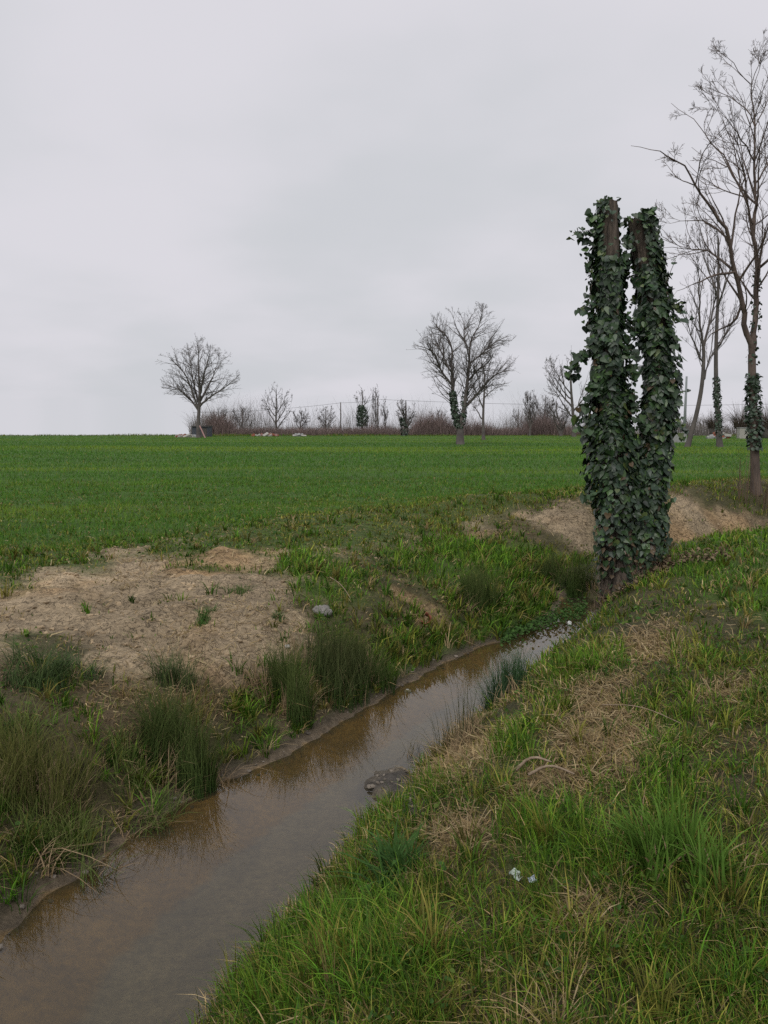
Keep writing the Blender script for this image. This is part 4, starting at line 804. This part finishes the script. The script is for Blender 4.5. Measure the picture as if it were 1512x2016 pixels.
sp_ = [spray([T(1185, 455), T(1158, 452), T(1126, 464)], 46), spray([T(1160, 470), T(1150, 500), T(1165, 530)], 22), spray([T(1165, 695), T(1140, 708), T(1120, 738)], 60, .05), spray([T(1165, 560), T(1158, 600)], 10), spray([T(1310, 560), T(1322, 530), T(1330, 512)], 6, .02), spray([T(1318, 590), T(1338, 598), T(1348, 628)], 36, .045), spray([T(1160, 780), T(1148, 830)], 30, .05), spray([T(1335, 820), T(1342, 860)], 22, .04), spray([T(1335, 740), T(1345, 775)], 9), spray([T(1230, 770), T(1250, 745), T(1240, 720)], 22, .03),
       spray([T(1180, 402), T(1200, 394), T(1215, 398)], 22, .025), spray([T(1212, 415), T(1220, 435)], 12, .025), spray([T(1248, 428), T(1268, 418), T(1284, 414), T(1288, 440)], 34, .03), spray([T(1165, 420), T(1175, 440)], 14), spray([T(1232, 620, 0), T(1250, 640, 0), T(1246, 665, 0)], 40, .04), spray([T(1160, 970), T(1150, 985)], 14), spray([T(1170, 620), T(1155, 640)], 10), spray([T(1310, 970), T(1322, 985)], 12),
       spray([T(1240, 470), T(1232, 500), T(1236, 530)], 20, .03), spray([T(1250, 800, -.18), T(1262, 850, -.2)], 40, .05), spray([T(1243, 850, -.15), T(1245, 960, -.15), T(1243, 1050, -.15)], 160, .07)]
for _ in range(26):
    q_, r_ = (qL, rL) if RNG.random() < .5 else (qR, rR); i_ = RNG.integers(int(len(q_) * .18), int(len(q_) * .86)); a_ = RNG.random() * 6.283; o_ = np.array([math.cos(a_), math.sin(a_), 0]); ln_ = .14 + .13 * RNG.random()
    sp_.append(spray([q_[i_] + o_ * r_[i_], q_[i_] + o_ * (r_[i_] + ln_ * .7) + [0, 0, .04], q_[i_] + o_ * (r_[i_] + ln_) + [0, 0, -.05 * RNG.random()]], int(14 + 14 * RNG.random()), .03 + .02 * RNG.random()))
P_ = np.vstack(pts); NRM = np.vstack(nrs) * .9; tt_ = np.concatenate(tt_); n = len(P_)
NRM = NRM + np.stack([RNG.normal(0, .30, n), RNG.normal(0, .30, n), .20 + RNG.normal(0, .26, n)], 1)
UP = np.array([[0, 0, 1.0]]) + RNG.normal(0, .30, (n, 3))
size = (.036 + .078 * RNG.random(n) ** 1.6) * np.interp(tt_, [0, .15, .5, .85, 1], [.8, .95, 1.1, .95, .75])
pal = np.array([[.024, .052, .017], [.014, .030, .015], [.040, .078, .021], [.022, .043, .022], [.020, .045, .014]])
CI = pal[RNG.integers(0, 5, n)] * (.6 + 1.0 * RNG.random((n, 1)) ** 1.4) * (.75 + .5 * vn(P_[:, 0] * 7 + 3, P_[:, 2] * 4, 88))[:, None]
yl = RNG.random(n) < .045; CI[yl] = np.array([.075, .105, .030]) * (.7 + .6 * RNG.random((yl.sum(), 1)))
br = (RNG.random(n) < np.interp(tt_, [0, .1, .2, 1], [.65, .40, .05, .0])); CI[br] = np.array([.085, .058, .030]) * (.6 + .8 * RNG.random((br.sum(), 1)))
score = size * (P_[:, 1] < BASE[1] * 0 - .08) * (np.abs(NRM[:, 1]) / np.linalg.norm(NRM, axis=1)); top = np.argsort(-score)[:300]
rest = np.setdiff1d(np.arange(n), top)
V, F, C = leaves(P_[rest], NRM[rest], UP[rest], size[rest], CI[rest], IVYL)
ivy = tag(link('ivy', mesh('ivy', V, F, C, M_IVY), st), kind='stuff')
LM = []
for k in range(8):
    cpal = pal[k % 5] * (.85 + .1 * k) if k < 7 else np.array([.075, .105, .030])
    sh = np.array(IVYL) * (1 + .05 * RNG.normal(0, 1, (12, 2))); V, F, C = leaves(np.zeros((1, 3)), np.array([[0, 0, 1.0]]), np.array([[0, 1.0, 0]]), np.ones(1), cpal[None], sh, .2 + .1 * (k % 3)); LM.append(mesh('leaf', V, F, C, M_IVY))
for i in top:
    nn = Vector(NRM[i]).normalized(); u = Vector(UP[i]).cross(nn).normalized(); v = nn.cross(u)
    o = bpy.data.objects.new('leaf', LM[7] if RNG.random() < .05 else LM[RNG.integers(0, 7)]); col.objects.link(o); o.parent = ivy
    s = size[i]; M = Matrix((u * s, v * s, nn * s)).transposed().to_4x4(); M.translation = Vector(P_[i]); o.matrix_local = M
# climbing stems
VV = []; FF = []; off = 0
for k in range(26):
    q, r = (qL, rL) if k % 2 else (qR, rR); a0 = RNG.random() * 6.28; i0 = RNG.integers(0, 8); i1 = RNG.integers(len(q) // 3, len(q) - 6); ii = np.arange(i0, i1); aa = a0 + np.cumsum(RNG.normal(0, .05, len(ii)))
    pp = q[ii] + np.stack([np.cos(aa), np.sin(aa), 0 * aa], 1) * (r[ii] + .012 + .02 * vn(ii * .2, ii * 0 + k))[:, None]
    v_, f_ = tube(pp, np.linspace(.014, .005, len(ii)) * (.6 + .8 * RNG.random()), 5, True); VV.append(v_); FF.append(f_ + off); off += len(v_)
for q in sp_:
    v_, f_ = tube(q, np.full(len(q), .0035), 4, True); VV.append(v_); FF.append(f_ + off); off += len(v_)
tag(link('climbing_stems', mesh('climbing_stems', np.vstack(VV), np.vstack(FF), None, M_BARK_IVY, True), st), kind='stuff')
# dead leaves, sticks and dry stems round its foot
n = 1500; A = RNG.random(n) * 6.28; rr = .15 + .75 * RNG.random(n) ** 1.3; x = BASE[0] + .15 + np.cos(A) * rr * 1.25; y = BASE[1] - .08 + np.sin(A) * rr * .6; z, s, e, a, d_ = ground(x, y); k = e > .1; x, y, z = x[k], y[k], z[k]; n = len(x)
V1 = leaves(np.stack([x, y, z + .02 + .05 * RNG.random(n)], 1), RNG.normal(0, .6, (n, 3)) + [0, 0, 1], RNG.normal(0, 1, (n, 3)), .03 + .04 * RNG.random(n), np.array([[.15, .112, .070]]) * (.5 + 1.0 * RNG.random((n, 1))), ROUND)
n = 620; A = RNG.random(n) * 6.28; rr = .1 + .5 * RNG.random(n); x = BASE[0] + np.cos(A) * rr * .9; y = BASE[1] + np.sin(A) * rr * .55 - .06; z = ground(x, y)[0]
V2 = ribbons(np.stack([x, y, z], 1), RNG.random(n) * 6.28, .10 + .30 * RNG.random(n) ** 1.6, np.full(n, .006), .3 + 1.2 * RNG.random(n), np.array([[.20, .14, .10]]) * (.4 + .9 * RNG.random((n, 1))), None, 3, RNG.normal(0, .6, n))
V, F, C = join([V1, V2]); tag(link('leaf_litter', mesh('leaf_litter', V, F, C, M_TWIG)), 'grey brown dead leaves and dry stems heaped round the ivy stump', 'leaf litter', kind='stuff')

# ------------------------------------------------------------------ small things
def stone(name, label, cat, X, Y, r, mat, sq=(1, 1, .7), seed=1, lift=.3, sub=3, at=None):
    import bmesh
    B = onground(X, Y) if at is None else at; bm = bmesh.new(); bmesh.ops.create_icosphere(bm, subdivisions=sub, radius=1.0); rg = np.random.default_rng(seed)
    pl = [(Vector(rg.normal(0, 1, 3)).normalized(), .62 + .3 * rg.random()) for _ in range(9)]
    for v in bm.verts:
        for n_, d_ in pl:
            k_ = v.co.dot(n_)
            if k_ > d_: v.co -= n_ * (k_ - d_) * .85
        v.co *= 1 + .45 * (fbm(np.array([v.co.x * 2 + 9]), np.array([v.co.y * 2 + v.co.z * 1.7]), seed, 3)[0] - .5)
        v.co.x *= r * sq[0]; v.co.y *= r * sq[1]; v.co.z = v.co.z * r * sq[2] + r * sq[2] * lift
    m = bpy.data.meshes.new(name); bm.to_mesh(m); bm.free(); m.materials.append(mat)
    for p_ in m.polygons: p_.use_smooth = sub > 2
    return tag(link(name, m, loc=tuple(B)), label, cat)
stone('boulder', 'pale grey boulder at the end of the bare soil above the widest rushes', 'stone', 634, 1206, .085, M_BOULDER, (1.2, .8, .85), 3, .3)
stone('stone', 'small pale stone on the bare soil edge below the boulder', 'stone', 566, 1268, .028, M_STONE, seed=5)
stone('pebble', 'small tan pebble lying on the far water line', 'stone', 803, 1362, .035, M_STONE, (1, .7, .6), 6)
stone('clod', 'dark lump of mud at the near water edge', 'soil', 832, 1482, .05, M_CLAY and M_BARK_FAR, (1, .9, .8), 7)
stone('floating_scrap', 'small white scrap floating at the narrow end of the stream', 'litter', 1121, 1230, .028, M_WHITE, (1, .7, 1.2), 8, .4, 2, at=px(1121, 1230, ZW + .004))
def shard():
    B = onground(836, 1230); o = thing('clay_shard', 'broken reddish clay shard on the far slope above the grass fringe', 'litter', B)
    k = 14; th = np.linspace(.2, 4.2, k); V = []; 
    for r_, z_ in ((.055, 0), (.062, .07), (.054, .072), (.047, .004)): V += [(math.cos(t) * r_, math.sin(t) * r_, z_ + (.02 * math.sin(t * 5) if z_ > .05 else 0)) for t in th]
    V = np.array(V); ix = np.arange(4 * k).reshape(4, k); F = []
    for a, b in ((0, 1), (1, 2), (2, 3), (3, 0)):
        for i in range(k - 1): F.append((ix[a, i], ix[a, i + 1], ix[b, i + 1], ix[b, i]))
    F += [(ix[0, 0], ix[1, 0], ix[2, 0], ix[3, 0]), (ix[3, -1], ix[2, -1], ix[1, -1], ix[0, -1])]
    w = link('wall', mesh('wall', V, F, None, M_CLAY, True), o); w.rotation_euler = (R(-55), R(20), R(200)); w.location = (0, 0, .05)
shard()
def crumple(name, label, X, Y, w, h, mat, seed, amp, lift=.05, at=None, rot=None, nseg=9, hold=None):
    B = onground(X, Y) if at is None else at; rg = np.random.default_rng(seed); u, v = np.meshgrid(np.linspace(-.5, .5, nseg), np.linspace(-.5, .5, nseg))
    z = (fbm(u * 4 + seed, v * 4, seed, 2) - .5) * amp * 2 + np.abs(u + .3 * v) * amp * .8; ed = 1 - .25 * fbm(u * 5 + 3, v * 5 + seed, seed + 2, 2)
    T_ = np.stack([u * w * ed, v * h * ed, z], -1).reshape(-1, 3); th = .0016
    Vt = np.vstack([T_, T_ - [0, 0, th]]); n_ = nseg * nseg; ix = np.arange(n_).reshape(nseg, nseg); q = np.stack([ix[:-1, :-1], ix[:-1, 1:], ix[1:, 1:], ix[1:, :-1]], -1).reshape(-1, 4)
    rim = np.concatenate([ix[0, :-1], ix[:-1, -1], ix[-1, :0:-1], ix[:0:-1, 0]]); rn = np.roll(rim, -1)
    F = np.vstack([q, q[:, ::-1] + n_, np.stack([rn, rim, rim + n_, rn + n_], 1)])
    o = tag(link(name, mesh(name, Vt, F, None, mat), loc=(B[0], B[1], B[2] + lift)), label, 'litter'); o.rotation_euler = rot or (R(35), R(10), R(20 * seed)); return o
crumple('paper_scrap', 'crumpled pale greenish paper scrap lying in the grass', 1013, 1738, .044, .050, M_PAPER, 3, .022, .05)
crumple('plastic_scrap', 'small folded bluish white scrap beside the paper in the grass', 1047, 1742, .030, .024, M_PAPERB, 6, .012, .05, rot=(R(40), R(-12), R(15)))
crumple('torn_white_sheet', 'torn white sheet stuck upright on the side of the ivy stump', 0, 0, .075, .25, M_WHITE, 4, .012, 0, at=pd(1317, 893, TDP + .02), rot=(R(86), R(4), R(28)))

# sticks on the dry heap
def stick(label, pxs, r):
    Q = [onground(x, y) + [0, 0, h] for x, y, h in pxs]; B = Q[0]; V, F = tube(subdiv(np.array(Q) - B, .03), np.linspace(r, r * .5, len(subdiv(np.array(Q) - B, .03))), 6, True, .2)
    tag(link('dead_stick', mesh('dead_stick', V, F, None, M_PSTICK, True), loc=tuple(B)), label, 'stick', 'dead sticks in the grass')
M_PSTICK = mat_noise('bleached_wood', (.17, .125, .085), (.34, .265, .19), 20, .9, .4, 60)
stick('bleached curved stick on top of the dead straw heap', [(1015, 1545, .06), (1045, 1532, .10), (1085, 1536, .07)], .009)
stick('short bleached stick lying across the dead straw heap', [(1040, 1556, .06), (1080, 1548, .09), (1130, 1552, .06)], .008)
stick('thin pale stick in the grass below the stump', [(1222, 1232, .03), (1240, 1238, .05), (1256, 1250, .03)], .007)
stick('long thin dry stem lying on the grass beside the dry patch', [(1185, 1400, .05), (1260, 1418, .10), (1340, 1436, .05)], .004)
stick('bent dead branch arching from the foot of the ivy stump', [(1222, 1140, .02), (1230, 1120, .18), (1262, 1100, .30), (1282, 1102, .28)], .010)
stick('thin forked twig lying among the brambles behind the boulder', [(650, 1165, .12), (672, 1178, .14), (690, 1195, .10)], .006)

# ------------------------------------------------------------------ poles, cable, far shed and rubble
def box(V0, V1): 
    x0, y0, z0 = V0; x1, y1, z1 = V1
    V = np.array([(x, y, z) for z in (z0, z1) for y in (y0, y1) for x in (x0, x1)]); F = np.array([(0, 2, 3, 1), (4, 5, 7, 6), (0, 1, 5, 4), (2, 6, 7, 3), (0, 4, 6, 2), (1, 3, 7, 5)]); return V, F
def boxobj(name, a, b, mat, parent=None, loc=None, bev=.02):
    o = link(name, mesh(name, *box(a, b), None, mat), parent, loc)
    if bev: md = o.modifiers.new('bevel', 'BEVEL'); md.width = bev; md.segments = 2
    return o
def pole(label, X, d, ytop, r, mat, arms=True):
    b = pd(X, 855, d); b[2] = zbase(np.array([b[0]]), np.array([b[1]]))[0][0]; h = pd(X, ytop, d)[2] - b[2]
    o = thing('utility_pole', label, 'pole', b, 'utility poles'); V, F = tube([(0, 0, -.2), (0, 0, h * .5), (0, 0, h)], [r, r * .82, r * .62], 12); link('post', mesh('post', V, F, None, mat, True), o)
    if arms:
        boxobj('cross_arm', (-.75, -.06, h - .45), (.75, .06, h - .32), mat, o)
        for s in (-.6, 0, .6):
            V, F = tube([(s, 0, h - .32), (s, 0, h - .22), (s, 0, h - .18), (s, 0, h - .1)], [.03, .05, .03, .04], 8); link('insulator', mesh('insulator', V, F, None, M_CONC, True), o)
    return b, h
pole('grey concrete utility pole beside the leaning poplar', 1347, 98, 741, .19, M_POLE, False)
w1 = pole('wooden utility pole beside the thin poplar in the hedge', 744, 140, 785, .15, M_WOODPOLE, False)
w2 = pole('wooden utility pole between the fan crowned tree and the dark evergreen mass', 671, 142, 792, .13, M_WOODPOLE, False)
def cable(label, a, b, sag):
    t = np.linspace(0, 1, 40); P_ = a[None] * (1 - t[:, None]) + b[None] * t[:, None]; P_[:, 2] -= sag * 4 * t * (1 - t); V, F = tube(P_ - a, np.full(40, .022), 5)
    tag(link('power_cable', mesh('power_cable', V, F, None, M_WIRE, True), loc=tuple(a)), label, 'cable', 'overhead cables')
ta = w1[0] + [0, 0, w1[1] - .1]; tb = w2[0] + [0, 0, w2[1] - .1]
cable('overhead cable spanning between the two wooden poles', ta, tb, .15)
cable('overhead cable running from the thin poplar pole behind the ivy stump', ta, pd(1700, 790, 135), .9)
cable('overhead cable passing behind the fan crowned tree', tb, pd(380, 812, 140), .4)
# dark block shed behind the round crowned tree
def shed():
    d = 112; x0 = pd(378, 860, d)[0]; x1 = pd(409, 860, d)[0]; z0 = 0; b = np.array([(x0 + x1) / 2, d, z0]); w = (x1 - x0) / 2; h = pd(390, 840, d)[2]
    o = thing('shed', 'small dark grey block shed behind the round crowned tree', 'building', b)
    boxobj('wall', (-w, 0, -.1), (w, 3, h), M_BRICKG, o); bw, bh = .4, .2
    nr = int(h / bh)
    proto = mesh('block', *box((-.19, -.02, 0), (.19, .05, bh - .015)), None, M_BRICKG)
    for r in range(nr):
        c = int(2 * w / bw)
        for k in range(c): ob = bpy.data.objects.new('block', proto); col.objects.link(ob); ob.parent = o; ob.location = (-w + .2 + k * bw + (.0 if r % 2 else .08), -.005, r * bh)
    boxobj('roof', (-w - .15, -.2, h), (w + .15, 3.2, h + .12), M_ROOF, o)
    boxobj('door', (w * .2, -.05, 0), (w * .2 + .8, -.03, h * .85), M_WOODPOLE, o, bev=0)
shed()
a_ = pd(393, 838, D3 - 1.2); b_ = pd(404, 861, D3 - 2.2); b_[2] = .02; dd = a_ - b_; pl = boxobj('leaning_plank', (-.09, -.03, 0), (.09, .03, float(np.linalg.norm(dd))), M_PLANK, None, tuple(b_)); pl.rotation_euler = Vector(dd).to_track_quat('Z', 'Y').to_euler(); tag(pl, 'pinkish plank leaning against the round crowned tree', 'plank')
def heap(label, X, d, w, h, n, cols, seed):
    b = pd(X, 857, d); b[2] = zbase(np.array([b[0]]), np.array([b[1]]))[0][0]; o = thing('rubble_heap', label, 'rubble', b, 'rubble heaps at the field end'); rg = np.random.default_rng(seed)
    for k in range(n):
        s = rg.uniform(.12, .34, 3) * [1.5, 1, .8]; x = rg.normal(0, .42) * w; q = boxobj('block', tuple(-s), tuple(s), cols[k % len(cols)], o, (float(np.clip(x, -w, w)), float(rg.normal(0, .3)), float(max(.08, h * (1 - abs(x) / w) * rg.random()))), .03); q.rotation_euler = tuple(rg.uniform(-.6, .6, 3))
heap('white and brown rubble heap in front of the pollarded willow', 1420, 98, 2.2, .7, 22, [M_STONE, M_CONC, M_CLAY, M_STONE], 1)
heap('low heap of brown timber and bricks past the field end', 532, 118, 2.6, .35, 16, [M_CLAY, M_PLANK, M_STONE], 2)
heap('small pale heap of rubble near the fan crowned tree', 590, 118, .9, .3, 6, [M_STONE, M_CONC], 3)
heap('scattered pale rubble at the foot of the dark shed', 362, 106, 2.0, .2, 12, [M_STONE, M_CLAY, M_CONC], 4)
def blockwall(label, X0, X1, y0, d, mat, courses):
    a = pd(X0, 857, d); b = pd(X1, 857, d); hh = pd(X0, y0, d)[2]; z = zbase(np.array([a[0]]), np.array([d]))[0][0]; o = thing('concrete_block', label, 'block', ((a[0] + b[0]) / 2, d, z)); w = (b[0] - a[0]) / 2
    boxobj('slab', (-w, 0, -.05), (w, .8, hh - z), mat, o); boxobj('coping', (-w - .05, -.06, hh - z), (w + .05, .86, hh - z + .08), M_CONC, o)
blockwall('pale square concrete block beside the rubble heap', 1456, 1474, 843, 97, M_STONE, 3)
blockwall('grey concrete trough behind the foot of the leaning poplar', 1322, 1352, 853, 75, M_CONC, 2)
